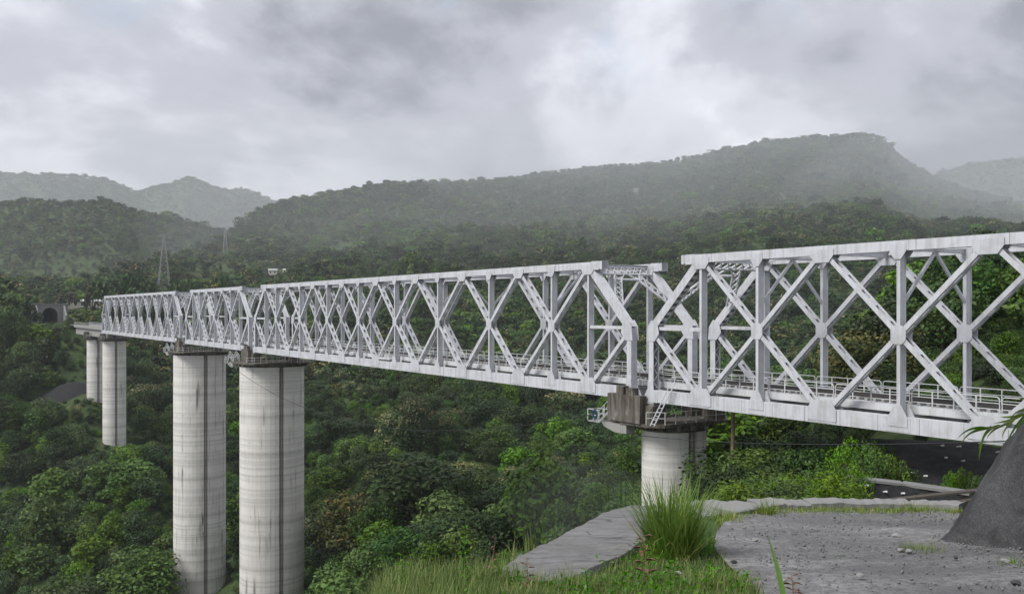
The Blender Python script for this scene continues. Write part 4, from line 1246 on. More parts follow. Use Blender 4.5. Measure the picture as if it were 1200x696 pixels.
for (p, d, tp_, k, wf_) in SH:
    x = (p - 600) / F * d; z = gz(x, d); h = max(1.2, (HOR - tp_) / F * d - z)
    S_ = SHRUBS[k]
    o = link('shrub', S_['me']); o.location = (x, d, z - 0.1); sc_ = h / S_['H']
    o.scale = (sc_ * wf_ * 0.9, sc_ * wf_ * 0.9, sc_); o.rotation_euler = (0, 0, rng.uniform(0, 6.28))
    L_ = sorted(cnt[k]); n_ = L_.index((p, d))
    tag(o, f"{S_['words']} shrub under nearest span, {ORD[n_]} of its kind from the pier", 'shrub', 'shrubs under the nearest span')
    sh_src.setdefault(k, o)
# ---- undergrowth
X, Y = scatter(40, 460, lambda y: np.interp(y, [40, 130, 250, 460], [1.9, 2.3, 2.9, 4.0]), -40, 1240)
Z = ground(X, Y)
kr = rng.random(len(X)); pt_ = fbm(X / 22, Y / 22, 91, 3)
sid = np.select([kr < 0.34, kr < 0.64, kr < 0.80, kr < 0.91], [0, 1, 2, 3], 4)
sid = np.where((pt_ > 0.22) & (kr < 0.5), 2, sid)
px_ = 600 + F * X / Y
sid = np.where((Y > 240) & (Y < 285) & (px_ < 215) & (kr < 0.8), 2, sid)
H = rng.uniform(1.1, 2.8, len(X)) * (1 + 0.5 * np.clip(pt_, -0.4, 0.6))
top = HOR - F * (Z + H) / Y
lim = np.interp(px_, [330, 370, 480, 560, 620, 745, 835, 836, 960, 1000, 1060, 1240], [700, 668, 640, 625, 608, 600, 600, 545, 545, 560, 596, 596])
Lt = X * VX + Y * VY - D0
tier = (px_ > 985) & (Lt < TW + 6) & (Y > 45)
for _ in range(3):
    bad = ~clear_mask(X, Y, Z, H, H * 0.5) & (H > 0.75) & (Y > 150)
    H = np.where(bad, H * 0.62, H)
top = HOR - F * (Z + H) / Y
ok = clear_mask(X, Y, Z, H, H * 0.5) & visible_mask(X, Y, Z, H) & ((Y > 150) | (top > lim) | (Lt > TW + 4)) & ~tier
X, Y, Z, sid, H = X[ok], Y[ok], Z[ok], sid[ok], H[ok]
hh = np.array([SHRUBS[k]['H'] for k in sk])[sid]
sc_ = H / hh
instancer('undergrowth', np.stack([X, Y, Z - 0.1], 1), rng.uniform(0, 6.28, len(X)), np.stack([sc_ * 1.15, sc_ * 1.15, sc_], 1), sid,
          {sk.index(k): o for k, o in sh_src.items()}, 'tangled low shrubs and ferns covering the valley sides', 'undergrowth')

# ------------------------------------------------------------------ foreground ledge
def ledge_Y(y): return 1109 * 1.75 / (y - 498.0)      # distance of a ledge point seen at photo row y
def on_ledge(p, y, up=0.0):
    d = ledge_Y(y); x = (p - 600) / F * d
    return Vector((x, d, gz(x, d) + up))
def strip_sheet(name, mat, rows, left, right, nu, nv, lift, rough, skirt=0.0, seed=1, kind='structure', dome=0.0):
    """A sheet on the ledge between two edge curves given per photo row."""
    ys = np.linspace(rows[0], rows[1], nv); Vv = []
    for y in ys:
        d = ledge_Y(y); l = np.interp(y, *zip(*left)); r_ = np.interp(y, *zip(*right))
        us = np.linspace(0, 1, nu); pxs = l + (r_ - l) * us
        xs = (pxs - 600) / F * d
        xs = xs + 0.06 * fbm(xs * 3, np.full(nu, d * 3), seed) * (1 - np.abs(2 * us - 1)) 
        z = fg_z(d) + lift + rough * fbm(xs * 1.4, np.full(nu, d * 1.4), seed, 4) + rough * 0.5 * fbm(xs * 7, np.full(nu, d * 7), seed + 5, 3)
        z += dome * np.sin(np.pi * us) 
        Vv.append(np.stack([xs, np.full(nu, d), z], 1))
    A = np.array(Vv)
    if skirt:
        e0 = A[:, :1].copy(); e0[..., 2] -= skirt; e0[..., 0] -= 0.05
        e1 = A[:, -1:].copy(); e1[..., 2] -= skirt
        A = np.concatenate([e0, A, e1], 1)
        t0 = A[:1].copy(); t0[..., 2] -= skirt; t0[..., 1] += 0.05
        A = np.concatenate([t0, A], 0)
    n0, n1 = A.shape[:2]
    i_, j_ = np.meshgrid(np.arange(n0 - 1), np.arange(n1 - 1), indexing='ij'); a = (i_ * n1 + j_).ravel()
    Q = np.stack([a, a + n1, a + n1 + 1, a + 1], -1)
    o = link(name, np_mesh(name, A.reshape(-1, 3), Q, mat, True))
    if kind: tag(o, kind=kind)
    return o
ROAD_L = [(600, 905), (604, 872), (608, 858), (615, 848), (625, 840), (640, 836), (660, 848), (680, 868), (696, 888), (760, 930), (900, 960)]
strip_sheet('road', M['road_gravel'], (599.0, 900), ROAD_L, [(600, 1400), (900, 1900)], 150, 130, 0.035, 0.035, seed=5)
SLAB_L = [(597, 738), (603, 715), (610, 701), (617, 688), (628, 668), (640, 646), (650, 628), (660, 608), (672, 588), (690, 590)]
SLAB_R = [(597, 790), (625, 778), (640, 756), (655, 733), (668, 706), (680, 684), (690, 655)]
t = NT('slab_rock'); P = t.pos()
g1 = t.noise(P, 1.1, 6, 0.6); strata = t.noise(t.mapv(P, (0.8, 3.5, 6.0)), 1.6, 7, 0.7, 0.5)
c = t.ramp(strata, [(0.33, (0.085, 0.083, 0.082)), (0.47, (0.165, 0.162, 0.160)), (0.66, (0.225, 0.222, 0.22))])
c = t.mix(t.ramp(g1, [(0.35, 0.5), (0.55, 0.0)]), c, (0.14, 0.135, 0.125))
cr = t.n('ShaderNodeTexVoronoi', {'Vector': t.mapv(P, (0.7, 1.3, 1.0)), 'Scale': 1.0, 'Randomness': 1.0}, feature='DISTANCE_TO_EDGE').outputs[0]
crf = t.ramp(cr, [(0.0, 1.0), (0.018, 0.0)])
c = t.mix(t.math('MULTIPLY', crf, t.ramp(g1, [(0.46, 0.0), (0.56, 0.8)])), c, (0.035, 0.034, 0.032))
t.pbr(c, 0.85, t.bump(strata, 0.7, 0.05), spec=0.3)
sb_ = strip_sheet('concrete_apron', M['slab_rock'], (597, 690), SLAB_L, SLAB_R, 70, 70, 0.09, 0.045, 0.7, seed=9, kind=None)
tag(sb_, 'cracked grey concrete apron sloping off the ledge beside the grass tuft', 'slab')

# broken kerb along the outer edge of the road
kb = empty('road_kerb', on_ledge(900, 598)); tag(kb, 'low broken concrete kerb along the outer bend of the gravel road', 'kerb')
KP = [(806, 604), (835, 603.5), (862, 600.5), (884, 597.0), (912, 596), (945, 595.5), (985, 595.2), (1025, 595.2), (1065, 595.4), (1098, 597), (1128, 599)]
KW = [1.25, 1.05, 0.75, 0.55, 0.5, 0.42, 0.40, 0.36, 0.36, 0.34]
for k in range(len(KP) - 1):
    a_ = on_ledge(*KP[k]); b_ = on_ledge(*KP[k+1]); m = MB()
    a_ = a_.lerp(b_, 0.012); b_ = b_.lerp(a_, 0.012)
    n = 7; w = KW[k]; b0 = len(m.v); dn = (b_ - a_); dn.z = 0; nrm = Vector((-dn.y, dn.x, 0)).normalized()
    if nrm.y < 0: nrm = -nrm
    tilt = random.uniform(-0.03, 0.03)
    for q in range(n):
        c_ = a_.lerp(b_, q / (n - 1)); c_.z = gz(c_.x, c_.y)
        j = random.uniform(-0.02, 0.02); f0 = c_ - nrm * (w * 0.5 + j); f1 = c_ + nrm * (w * 0.5 + random.uniform(-0.03, 0.05))
        hgt = 0.15 + tilt * (q / n) + random.uniform(-0.012, 0.012)
        m.v += [(f0.x, f0.y, c_.z - 0.3), (f0.x, f0.y, c_.z + hgt - 0.02), (f0.x + nrm.x*0.03, f0.y + nrm.y*0.03, c_.z + hgt), (f1.x, f1.y, c_.z + hgt + 0.015), (f1.x, f1.y, c_.z - 0.8)]
    for q in range(n - 1):
        for r_ in range(4):
            m.f.append((b0 + q*5 + r_, b0 + q*5 + r_ + 1, b0 + (q+1)*5 + r_ + 1, b0 + (q+1)*5 + r_))
    m.f.append(tuple(b0 + r_ for r_ in range(5))); m.f.append(tuple(b0 + (n-1)*5 + r_ for r_ in range(5)))
    o = m.build('kerb_stone', M['old_concrete'])
    o.parent = kb; o.matrix_parent_inverse = Matrix.Translation(-Vector(kb.location))

# fabric-covered mound at the road's inner side
nx, ny = 240, 280
gx = np.linspace(5.2, 14.0, nx); gy = np.linspace(11.4, 24.0, ny)
GX, GY = np.meshgrid(gx, gy, indexing='ij')
rise = GX - GY * (0.450 + 0.0056 * np.clip(GY - 13.8, 0, 9)); rise = np.where(rise > 0, 1.5 * rise * rise / (rise + 0.16), rise); yf = 13.9 - 1.15 * np.clip(GX - 6.3, 0, 1.3) - 0.4 * np.clip(GX - 7.6, 0, 3)
frontr = 1.15 * (GY - yf); back = 1.1 * (23.8 - GY)
k_ = 0.18
h = -k_ * np.log(np.exp(-rise / k_) + np.exp(-frontr / k_) + np.exp(-back / k_) + math.exp(-4.2 / k_))
h = h + 0.30 * fbm(GX * 1.1, GY * 1.1, 77, 4) * np.clip(h + 0.2, 0, 1) + 0.16 * fbm(GX * 3.2 + GY * 2.2, GY * 1.2, 78, 4) * np.clip(h * 2 + 0.2, 0, 1)
GZ = ground(GX, GY) + np.maximum(h, -0.45) + 0.02
V = np.stack([GX, GY, GZ], -1).reshape(-1, 3)
i_, j_ = np.meshgrid(np.arange(nx - 1), np.arange(ny - 1), indexing='ij'); a = (i_ * ny + j_).ravel()
keep = (np.maximum(h, -0.45)[:-1, :-1] > -0.42).ravel()
Q = np.stack([a, a + ny, a + ny + 1, a + 1], -1)[keep]
md_ = link('netted_mound', np_mesh('netted_mound', V, Q, M['net_grey'], True))
tag(md_, 'steep mound wrapped in dark grey netting at the inner bend of the road', 'mound')
def mound_z(x, y):
    i = int(round((x - 5.2) / (8.8 / (nx - 1)))); j = int(round((y - 11.4) / (12.6 / (ny - 1))))
    return float(GZ[max(0, min(nx-1, i)), max(0, min(ny-1, j))])
# netted cut slope with a concrete bench under the nearest span
def sheet_between(bot, top_, mat, name, n=26, m_=10, rough=0.25, seed=3, thick=1.2):
    A = []
    for r_ in range(m_ + 1):
        row = []
        for q in range(n + 1):
            u = q / n * (len(bot) - 1); i = min(int(u), len(bot) - 2); f_ = u - i
            a_ = bot[i].lerp(bot[i+1], f_); b_ = top_[i].lerp(top_[i+1], f_)
            p = a_.lerp(b_, r_ / m_)
            p.y += rough * float(fbm(np.array([p.x * 0.8]), np.array([p.z * 0.8 + seed]), seed)[0])
            row.append(p)
        A.append(row)
    m = MB(); W = n + 1
    for row in A: m.v += [tuple(p) for p in row]
    for row in A: m.v += [(p.x, p.y + thick, p.z - 0.15) for p in row]
    T = (m_ + 1) * W
    for r_ in range(m_):
        for q in range(n):
            i = r_ * W + q
            m.f.append((i, i+1, i+W+1, i+W)); m.f.append((T+i, T+i+W, T+i+W+1, T+i+1))
    for q in range(n):
        m.f.append((q, T+q, T+q+1, q+1)); i = m_*W + q; m.f.append((i, i+1, T+i+1, T+i))
    for r_ in range(m_):
        i = r_*W; m.f.append((i, i+W, T+i+W, T+i)); i = r_*W + n; m.f.append((i, T+i, T+i+W, i+W))
    return m.mesh(name, mat, True)
ns_ = empty('netted_slope', px(1060, 600, 58)); tag(ns_, 'black netted cut slope in two tiers with white anchors under the nearest span', 'slope')
inv = Matrix.Translation(-Vector(ns_.location))
def under(o): o.parent = ns_; o.matrix_parent_inverse = inv; return o
lowB = [px(960, 640, 57), px(1060, 640, 57), px(1150, 640, 56), px(1240, 640, 55)]
lowT = [px(1000, 562, 60), px(1062, 569, 60), px(1140, 580, 58.5), px(1240, 592, 57)]
under(link('lower_tier', sheet_between(lowB, lowT, M['net_black'], 'lower_tier')))
upB = [px(990, 566, 63), px(1062, 573, 62.5), px(1140, 584, 61), px(1240, 590, 60)]
upT = [px(985, 512, 72), px(1062, 515, 72), px(1140, 518, 70), px(1240, 540, 65)]
under(link('upper_tier', sheet_between(upB, upT, M['net_black'], 'upper_tier', rough=0.9, seed=8)))
m = MB()
for k in range(3):
    a_ = lowT[k] + Vector((0, -0.1, 0.05)); b_ = lowT[k+1] + Vector((0, -0.1, 0.05))
    if k < 2: m.bar(a_ + Vector((0, 0.6, 0)), b_ + Vector((0, 0.6, 0)), 1.2, 0.16)
under(m.build('bench_edge', M['old_concrete']))
def tier_point(p, y, B, T):
    best = None
    for q in range(60):
        u = q / 59 * 3; i = min(int(u), 2); f_ = u - i
        for r_ in range(30):
            P_ = B[i].lerp(B[i+1], f_).lerp(T[i].lerp(T[i+1], f_), r_ / 29)
            e = (600 + F * P_.x / P_.y - p)**2 + (HOR - F * P_.z / P_.y - y)**2
            if best is None or e < best[0]: best = (e, P_)
    return best[1]
for (p, y, B_, T_) in [(1015,570,lowB,lowT),(1034,575,lowB,lowT),(1056,579,lowB,lowT),(1076,583,lowB,lowT),(1002,586,lowB,lowT),(1101,522,upB,upT),(1121,524,upB,upT),(1165,530,upB,upT),(1107,537,upB,upT),(1127,541,upB,upT),(1066,553,upB,upT),(1082,557,upB,upT)]:
    c_ = tier_point(p, y, B_, T_)
    m = MB(); m.tube([c_ + Vector((0, -0.45, 0.1)), c_ + Vector((0, 0.3, -0.1))], 0.065, 8)
    under(m.build('anchor', M['white_anchor']))
# small plank shelter at the end of the slope
sh_ = empty('plank_shelter', px(1122, 592, 52)); tag(sh_, 'low plank shelter with sloping boards at the foot of the netted slope', 'shelter')
m = MB(); m.bar((-4.2, 0, 0.25), (2.6, 0, 1.0), 0.5, 0.10); m.build('roof_board', M['wood'], sh_)
m = MB(); m.bar((-1.6, -0.5, 0.15), (2.6, -0.5, 0.62), 0.4, 0.12); m.build('roof_board', M['wood'], sh_)
for k in range(4): MB().box(-0.6 + k*0.4, -0.45 + k*0.4, -0.5, -0.4, -1.2, 0.2 + k*0.04).build('post', M['old_concrete'], sh_)

# ------------------------------------------------------------------ foreground grass and weeds
def in_slab(p, y): return (y > 596) & (y < 692) & (p > np.interp(y, *zip(*SLAB_L))) & (p < np.interp(y, *zip(*SLAB_R)))
def in_road(p, y): return p > np.interp(y, *zip(*ROAD_L))
n = 60000
p = rng.uniform(300, 900, n); y = 630 + 140 * rng.random(n)**0.9
d = ledge_Y(y); x = (p - 600) / F * d
dens = 0.5 + 1.1 * fbm(x * 1.2, d * 1.2, 41, 3)
edge = np.interp(p, [300, 380, 450, 520, 590, 640, 900], [700, 690, 684, 676, 660, 640, 630])
ok = ~(in_slab(p, y + 14 * rng.random(n)) & in_slab(p + 14 * rng.random(n), y)) & ~(in_road(p - 8 * rng.random(n), y)) & (rng.random(n) < dens + 0.35) & (y > edge)
p, y, x, d = p[ok], y[ok], x[ok], d[ok]
B = np.stack([x, d, ground(x, d) - 0.02], 1)
def grass_obj(name, B, Lmul, wid, label, lean, lvlo, lvhi):
    me = blades(len(B), 0, 1.0, wid, lean, M['leaf_meadow'], 3, (lvlo, lvhi), name, square=B)
    return me
# blade length varies from patch to patch: three height classes in one object
tall = fbm(B[:, 0] * 0.9, B[:, 1] * 0.9, 45, 2) + np.interp(600 + F * B[:, 0] / B[:, 1], [300, 430, 560, 650, 720, 900], [0.1, 0.30, 0.36, 0.15, -0.25, -0.35])
bmj = bmesh.new()
for lo, hi, L_, w_, lv_ in ((-9, -0.05, 0.14, 0.010, (0.05, 0.85)), (-0.05, 0.25, 0.24, 0.011, (0.05, 0.9)), (0.25, 9, 0.38, 0.012, (0.0, 0.85))):
    sel = B[(tall >= lo) & (tall < hi)]
    if not len(sel): continue
    me = blades(len(sel), 0, L_, w_, 0.75, M['leaf_meadow'], 3, lv_, 'grass_part', square=sel)
    bmj.from_mesh(me); bpy.data.meshes.remove(me)
gm = bpy.data.meshes.new('meadow_grass'); bmj.to_mesh(gm); bmj.free(); gm.materials.append(M['leaf_meadow'])
gm.polygons.foreach_set('use_smooth', [True] * len(gm.polygons))
tag(link('meadow_grass', gm), 'short green and straw grass on the near ledge', 'grass', kind='stuff')
n = 1300
p = rng.uniform(320, 885, n); y = 640 + 110 * rng.random(n); d = ledge_Y(y); x = (p - 600) / F * d
edge = np.interp(p, [300, 380, 450, 520, 590, 640, 900], [700, 690, 684, 676, 660, 640, 630])
ok = ~in_slab(p, y) & ~in_road(p, y) & (y > edge) & (fbm(x * 1.3, d * 1.3, 49, 3) > -0.1); x, d = x[ok], d[ok]
k = 9; cxy = np.repeat(np.stack([x, d, ground(x, d)], 1), k, 0); nn = rnd_dirs(len(cxy), 1.3)
rr = rng.uniform(0.01, 0.09, len(cxy)); aa = rng.uniform(0, 6.28, len(cxy)); hh_ = np.repeat(rng.uniform(0.04, 0.22, len(x)), k) * rng.uniform(0.4, 1.0, len(cxy))
Pw = cxy + np.stack([rr * np.cos(aa), rr * np.sin(aa), hh_], 1)
Vw, Qw, Lw = leaf_quads(Pw, nn, rng.uniform(0.025, 0.07, len(Pw)), 0.5, np.repeat(rng.uniform(0, 0.6, len(x)), k))
tag(link('ground_weeds', np_mesh('ground_weeds', Vw, Qw, M['leaf_grass'], False, {'lv': Lw})), 'small leafy weeds mixed into the ledge grass', 'weeds', kind='stuff')
# verge grass along the kerb
n = 5200
p = rng.uniform(838, 1128, n); off = np.abs(rng.normal(0, 1.0, n))
y = np.interp(p, [838, 862, 884, 912, 1098, 1128], [611, 606.5, 601.5, 599.2, 599, 601]) + off * np.interp(p, [838, 900, 1100], [3.5, 2.6, 2.2])
d = ledge_Y(y); x = (p - 600) / F * d; keepm = rng.random(n) < 0.25 + 1.5 * np.clip(fbm(x * 1.1, d * 2, 47, 3) + 0.25, 0, 1)
B = np.stack([x, d, ground(x, d) - 0.01], 1)[keepm]
me = blades(len(B), 0, 0.17, 0.016, 0.9, M['leaf_meadow'], 3, (0.2, 1.0), 'verge_grass', square=B)
tag(link('verge_grass', me), 'thin dry verge grass in front of the kerb', 'grass', kind='stuff')

def tuft(p, y, n, r_, L_, w_, label, mat='leaf_grass', lean=0.6, lv=(0.25, 1.0), nm='grass_tuft'):
    o = link(nm, blades(n, r_, L_, w_, lean, M[mat], 6, lv, nm, stiff=0.22)); o.location = on_ledge(p, y)
    tag(o, label, 'grass', 'grass tufts on the ledge'); return o
tuft(788, 652, 560, 0.30, 1.20, 0.030, 'tall dark green grass tuft standing on the ledge before the nearest pier')
tuft(812, 648, 240, 0.26, 0.62, 0.015, 'lower arching grass tuft leaning from the tall tuft towards the road')
tuft(784, 653, 55, 0.36, 0.95, 0.020, 'straw-coloured bent dry blades tangled through the tall grass tuft', 'leaf_meadow', 1.2, (0.7, 1.0))
tuft(768, 656, 90, 0.20, 0.60, 0.018, 'short drooping grass tuft at the apron side of the tall tuft', 'leaf_grass', 1.2, (0.2, 0.9))
tuft(899, 604, 110, 0.18, 0.50, 0.014, 'small green weed tuft growing against the kerb', 'leaf_meadow', 0.8, (0.1, 0.7))
tuft(846, 609, 120, 0.22, 0.38, 0.013, 'little grass tuft by the broken kerb end nearest the pier', 'leaf_meadow', 0.8, (0.1, 0.7))
tuft(1080, 650, 520, 0.27, 0.22, 0.010, 'low green grass patch in the middle of the gravel road', 'leaf_meadow', 0.8, (0.0, 0.6))
tuft(1072, 600, 90, 0.25, 0.34, 0.014, 'yellowish weed tuft on the kerb below the netted slope', 'leaf_meadow', 0.8, (0.3, 0.8))
tuft(1192, 664, 160, 0.22, 0.18, 0.010, 'small weed patch at the foot of the netted mound', 'leaf_meadow', 0.8, (0.0, 0.6))
# one long blade close to the lens
m = MB()
base = px(921, 712, 3.4); tipv = px(896, 627, 3.3)
for q in range(9):
    f_ = q / 8; c_ = base.lerp(tipv, f_) + Vector((0.012 * math.sin(f_ * 2.2), 0, 0)); w_ = 0.011 * (1 - f_**1.8) + 0.0006
    m.v += [(c_.x - w_, c_.y, c_.z), (c_.x, c_.y + 0.004, c_.z - 0.002), (c_.x + w_, c_.y, c_.z)]
for q in range(8):
    for s_ in (0, 1): m.f.append((3*q + s_, 3*q + s_ + 1, 3*q + s_ + 4, 3*q + s_ + 3))
c_ = base; zg = gz(c_.x, c_.y)
m.tube([(c_.x, c_.y, zg - 0.05), (c_.x, c_.y, c_.z)], 0.004, 5)
me = m.mesh('tall_grass', M['leaf_grass'], True)
a1 = me.attributes.new('lv', 'FLOAT', 'POINT'); a1.data.foreach_set('value', [0.75] * len(me.vertices))
tag(link('tall_grass', me), 'single long green grass blade sticking up in front of the gravel road', 'grass')

def weed(p, y, hgt, n_leaf, mat, label, leaf=0.12, spread=1.0, dist=None, droop=0.3):
    """An upright weed: stem plus pointed leaves along it."""
    b = on_ledge(p, y); root = empty('weed', b); tag(root, label, 'weed', 'weeds on the ledge')
    m = MB(); ln = random.uniform(-0.05, 0.05)
    m.tube([(0, 0, -0.05), (ln * 0.5, 0, hgt * 0.5), (ln, 0.01, hgt)], [0.006, 0.005, 0.002], 5)
    m.build('stem', M['dry_brown' if mat != 'leaf_grass' else 'leaf_grass'], root)
    P_ = []; Vv = []; Qq = []
    for k in range(n_leaf):
        f_ = 0.25 + 0.75 * (k + 0.5) / n_leaf; a_ = k * 2.4; l = leaf * random.uniform(0.7, 1.3) * (1.15 - 0.45 * f_)
        c_ = Vector((ln * f_, 0, hgt * f_)); dv = Vector((math.cos(a_) * spread, math.sin(a_) * spread, random.uniform(0.1, 0.7))).normalized()
        sd = dv.cross(Vector((0, 0, 1))).normalized() * l * 0.16
        e = c_ + dv * l - Vector((0, 0, droop * l)); md = c_ + dv * l * 0.5
        b0 = len(Vv); Vv += [c_, md - sd, e, md + sd]; Qq.append((b0, b0+1, b0+2, b0+3))
    me = np_mesh('leaves', np.array([tuple(v) for v in Vv]), np.array(Qq), M[mat], False, {'lv': rng.uniform(0.1, 0.8, len(Vv))})
    link('leaves', me, root)
weed(757, 690, 0.58, 14, 'dry_brown', 'reddish dry weed stalk in front of the concrete apron', 0.15, 1.0)
weed(541, 700, 0.72, 26, 'leaf_grass', 'thin upright leafy weed rising over the ledge grass', 0.09, 0.8)
weed(470, 702, 0.45, 18, 'leaf_grass', 'short leafy weed near the ledge rim', 0.10, 1.0)
weed(620, 705, 0.42, 12, 'dry_brown', 'dry brown weed in the straw grass', 0.12, 1.0)
weed(690, 700, 0.30, 16, 'leaf_grass', 'small green weed just below the apron', 0.10, 1.2)
weed(930, 702, 0.24, 9, 'dry_brown', 'withered twig weed at the road edge beside the long blade', 0.16, 1.2)
weed(575, 690, 0.55, 10, 'dry_brown', 'dry stalk weed between apron and ledge rim', 0.10, 0.7)
# plumed and bushy plants just below the rim
def rim_bush(p, y, d, h, kind, wf_, label):
    S_ = SHRUBS[kind]; c_ = px(p, y, d); o = link('bush', S_['me']); z = gz(c_.x, c_.y)
    hh_ = c_.z - z; sc = max(hh_, 0.6) / S_['H']
    o.location = (c_.x, c_.y, z - 0.1); o.scale = (h * wf_ / 3, h * wf_ / 3, sc); o.rotation_euler = (0, 0, p * 0.37)
    tag(o, label, 'bush', 'bushes below the ledge rim')
rim_bush(636, 632, 24, 2.2, 'reed', 0.5, 'grassy long-leaved bush just below the concrete apron')
rim_bush(600, 640, 22, 2.0, 'leafy', 0.8, 'leafy bush just below the concrete apron, towards the valley')
rim_bush(726, 590, 30, 2.2, 'reed', 0.6, 'grassy bush behind the top of the concrete apron')
rim_bush(705, 598, 28, 2.0, 'bright', 0.8, 'light green bush behind the upper apron edge')
# drooping cane leaves reaching in over the mound
cr_ = empty('cane_plant', (8.05, 13.6, mound_z(8.05, 13.6))); tag(cr_, 'tall cane plant drooping long leaves over the netted mound', 'plant')
o0 = Vector(cr_.location)
arch_ = [px(1258, 545, 13.6), px(1246, 470, 13.5), px(1222, 474, 13.4), px(1195, 488, 13.2), px(1172, 499, 13.1), px(1156, 503, 13.0)]
m = MB(); m.tube([p_ - o0 for p_ in arch_], [0.022, 0.018, 0.014, 0.011, 0.008, 0.004], 6); m.build('stem', M['leaf_stem'], cr_)
CL = [((1160,502),(1135,497),(1122,514)), ((1162,501),(1136,501),(1126,520)), ((1168,500),(1140,503),(1131,512)), ((1172,498),(1155,500),(1146,528)), ((1160,502),(1150,508),(1147,540)),
      ((1178,497),(1160,503),(1156,515)), ((1186,492),(1165,506),(1160,498)), ((1192,489),(1176,500),(1174,514)), ((1200,486),(1180,490),(1172,488)), ((1204,483),(1184,505),(1180,520)),
      ((1210,480),(1192,478),(1184,490)), ((1214,478),(1200,492),(1190,506)), ((1224,474),(1204,462),(1190,470)), ((1230,472),(1210,446),(1196,440)), ((1220,476),(1206,502),(1196,516)), ((1240,470),(1215,430),(1198,418)),
      ((1206,484),(1190,486),(1176,496)), ((1196,488),(1180,494),(1164,496))]
for k, (a_, b_, c2) in enumerate(CL):
    d0_ = 13.0 + 0.05 * (k % 7); A_ = px(*a_, d0_ + 0.1) - o0; B_ = px(*b_, d0_) - o0; C_ = px(*c2, d0_ - 0.12) - o0
    pts = []
    for q in range(10):
        f_ = q / 9; pts.append(A_ * (1-f_)**2 + B_ * 2*f_*(1-f_) * 1.0 + C_ * f_**2)
    Vv = []
    for q, c_ in enumerate(pts):
        tg = (pts[min(q+1, 9)] - pts[max(q-1, 0)]).normalized(); sd = tg.cross(Vector((0.1, 1, 0.35))).normalized(); f_ = q / 9
        w_ = 0.021 * (1 - f_**2.2) * min(1, 0.35 + f_ * 4) + 0.001
        Vv += [tuple(c_ - sd * w_), tuple(c_ + sd * w_)]
    Q = np.array([[2*q, 2*q+1, 2*q+3, 2*q+2] for q in range(9)])
    link('leaf', np_mesh('leaf', np.array(Vv), Q, M['leaf_meadow'], True, {'lv': np.full(len(Vv), 0.10 + 0.05 * (k % 9))}), cr_)

# ------------------------------------------------------------------ stones
def stone_mesh(seed):
    bm = bmesh.new(); bmesh.ops.create_icosphere(bm, subdivisions=2, radius=1.0); r2 = random.Random(seed)
    pl = [(Vector((r2.gauss(0,1), r2.gauss(0,1), r2.gauss(0,1))).normalized(), r2.uniform(0.55, 0.85)) for _ in range(9)]
    for v in bm.verts:
        for nrm, dd in pl:
            e = v.co.dot(nrm) - dd
            if e > 0: v.co -= nrm * e
        v.co.z *= 0.7
    me = bpy.data.meshes.new('stone'); bm.to_mesh(me); bm.free(); me.materials.append(M['stone_grey']); return me
sms = [stone_mesh(k) for k in range(4)]
STN = [(822, 649, 0.06, 'dark'), (978, 611, 0.035, 'dark'), (885, 637, 0.05, 'pale'), (1008, 681, 0.05, 'pale'), (1050, 632, 0.06, 'pale'), (1056, 650, 0.05, 'pale'), (1065, 652, 0.055, 'pale'),
       (795, 677, 0.045, 'pale'), (918, 686, 0.04, 'pale'), (1178, 664, 0.05, 'pale'), (1190, 690, 0.06, 'dark'), (1102, 592, 0.10, 'pale'), (860, 664, 0.04, 'dark'), (1120, 660, 0.04, 'dark')]
mat_plain('stone_pale', (0.24, 0.236, 0.228), 0.3, 9.0); mat_plain('stone_dark', (0.05, 0.05, 0.052), 0.4, 9.0)
wh = ['left of the long grass blade', 'near the kerb middle', 'beside the road rut', 'at the bottom of the road', 'before the road grass patch', 'left of the road grass patch', 'touching the road grass patch',
      'in the grass below the tall tuft', 'beside the long blade', 'below the netted mound', 'in the frame corner below the mound', 'on the kerb under the netted slope', 'at the grassy road edge', 'between grass patch and mound']
for k, (p, y, r_, tone) in enumerate(STN):
    me = sms[k % 4].copy(); me.materials.clear(); me.materials.append(M['stone_' + tone])
    o = link('stone', me); o.location = on_ledge(p, y, 0.05 + r_ * 0.35); o.scale = (r_ * 1.2, r_, r_ * 0.8); o.rotation_euler = (0, 0, k * 1.3)
    tag(o, f'{tone} angular stone {wh[k]}', 'stone', 'loose stones on the ledge')
n = 6500
y = 602 + 95 * rng.random(n)**1.2; p = rng.uniform(835, 1230, n); ok = in_road(p - 10, y); p, y = p[ok], y[ok]
d = ledge_Y(y); x = (p - 600) / F * d; z = ground(x, d)
clump = rng.random(len(x)) < 0.15 + 1.6 * np.clip(fbm(x * 0.9, d * 0.9, 83, 3) + 0.12, 0, 1); x, d, z = x[clump], d[clump], z[clump]
bm0 = bmesh.new(); bmesh.ops.create_icosphere(bm0, subdivisions=1, radius=1.0)
sv = np.array([v.co[:] for v in bm0.verts]); sf = np.array([[v.index for v in f_.verts] for f_ in bm0.faces]); bm0.free()
r_ = 0.006 + 0.018 * rng.random(len(x))**2.5
Vs = sv[None] * (r_[:, None, None] * rng.uniform(0.6, 1.3, (len(x), 1, 3))) * rng.uniform(0.8, 1.15, (len(x), len(sv), 1)) + np.stack([x, d, z + 0.045], 1)[:, None, :]
Qs = (np.arange(len(x))[:, None, None] * len(sv) + sf[None]).reshape(-1, 3)
tag(link('gravel', np_mesh('gravel', Vs.reshape(-1, 3), Qs, M['stone_grey'])), 'loose grey gravel scattered over the road', 'gravel', kind='stuff')

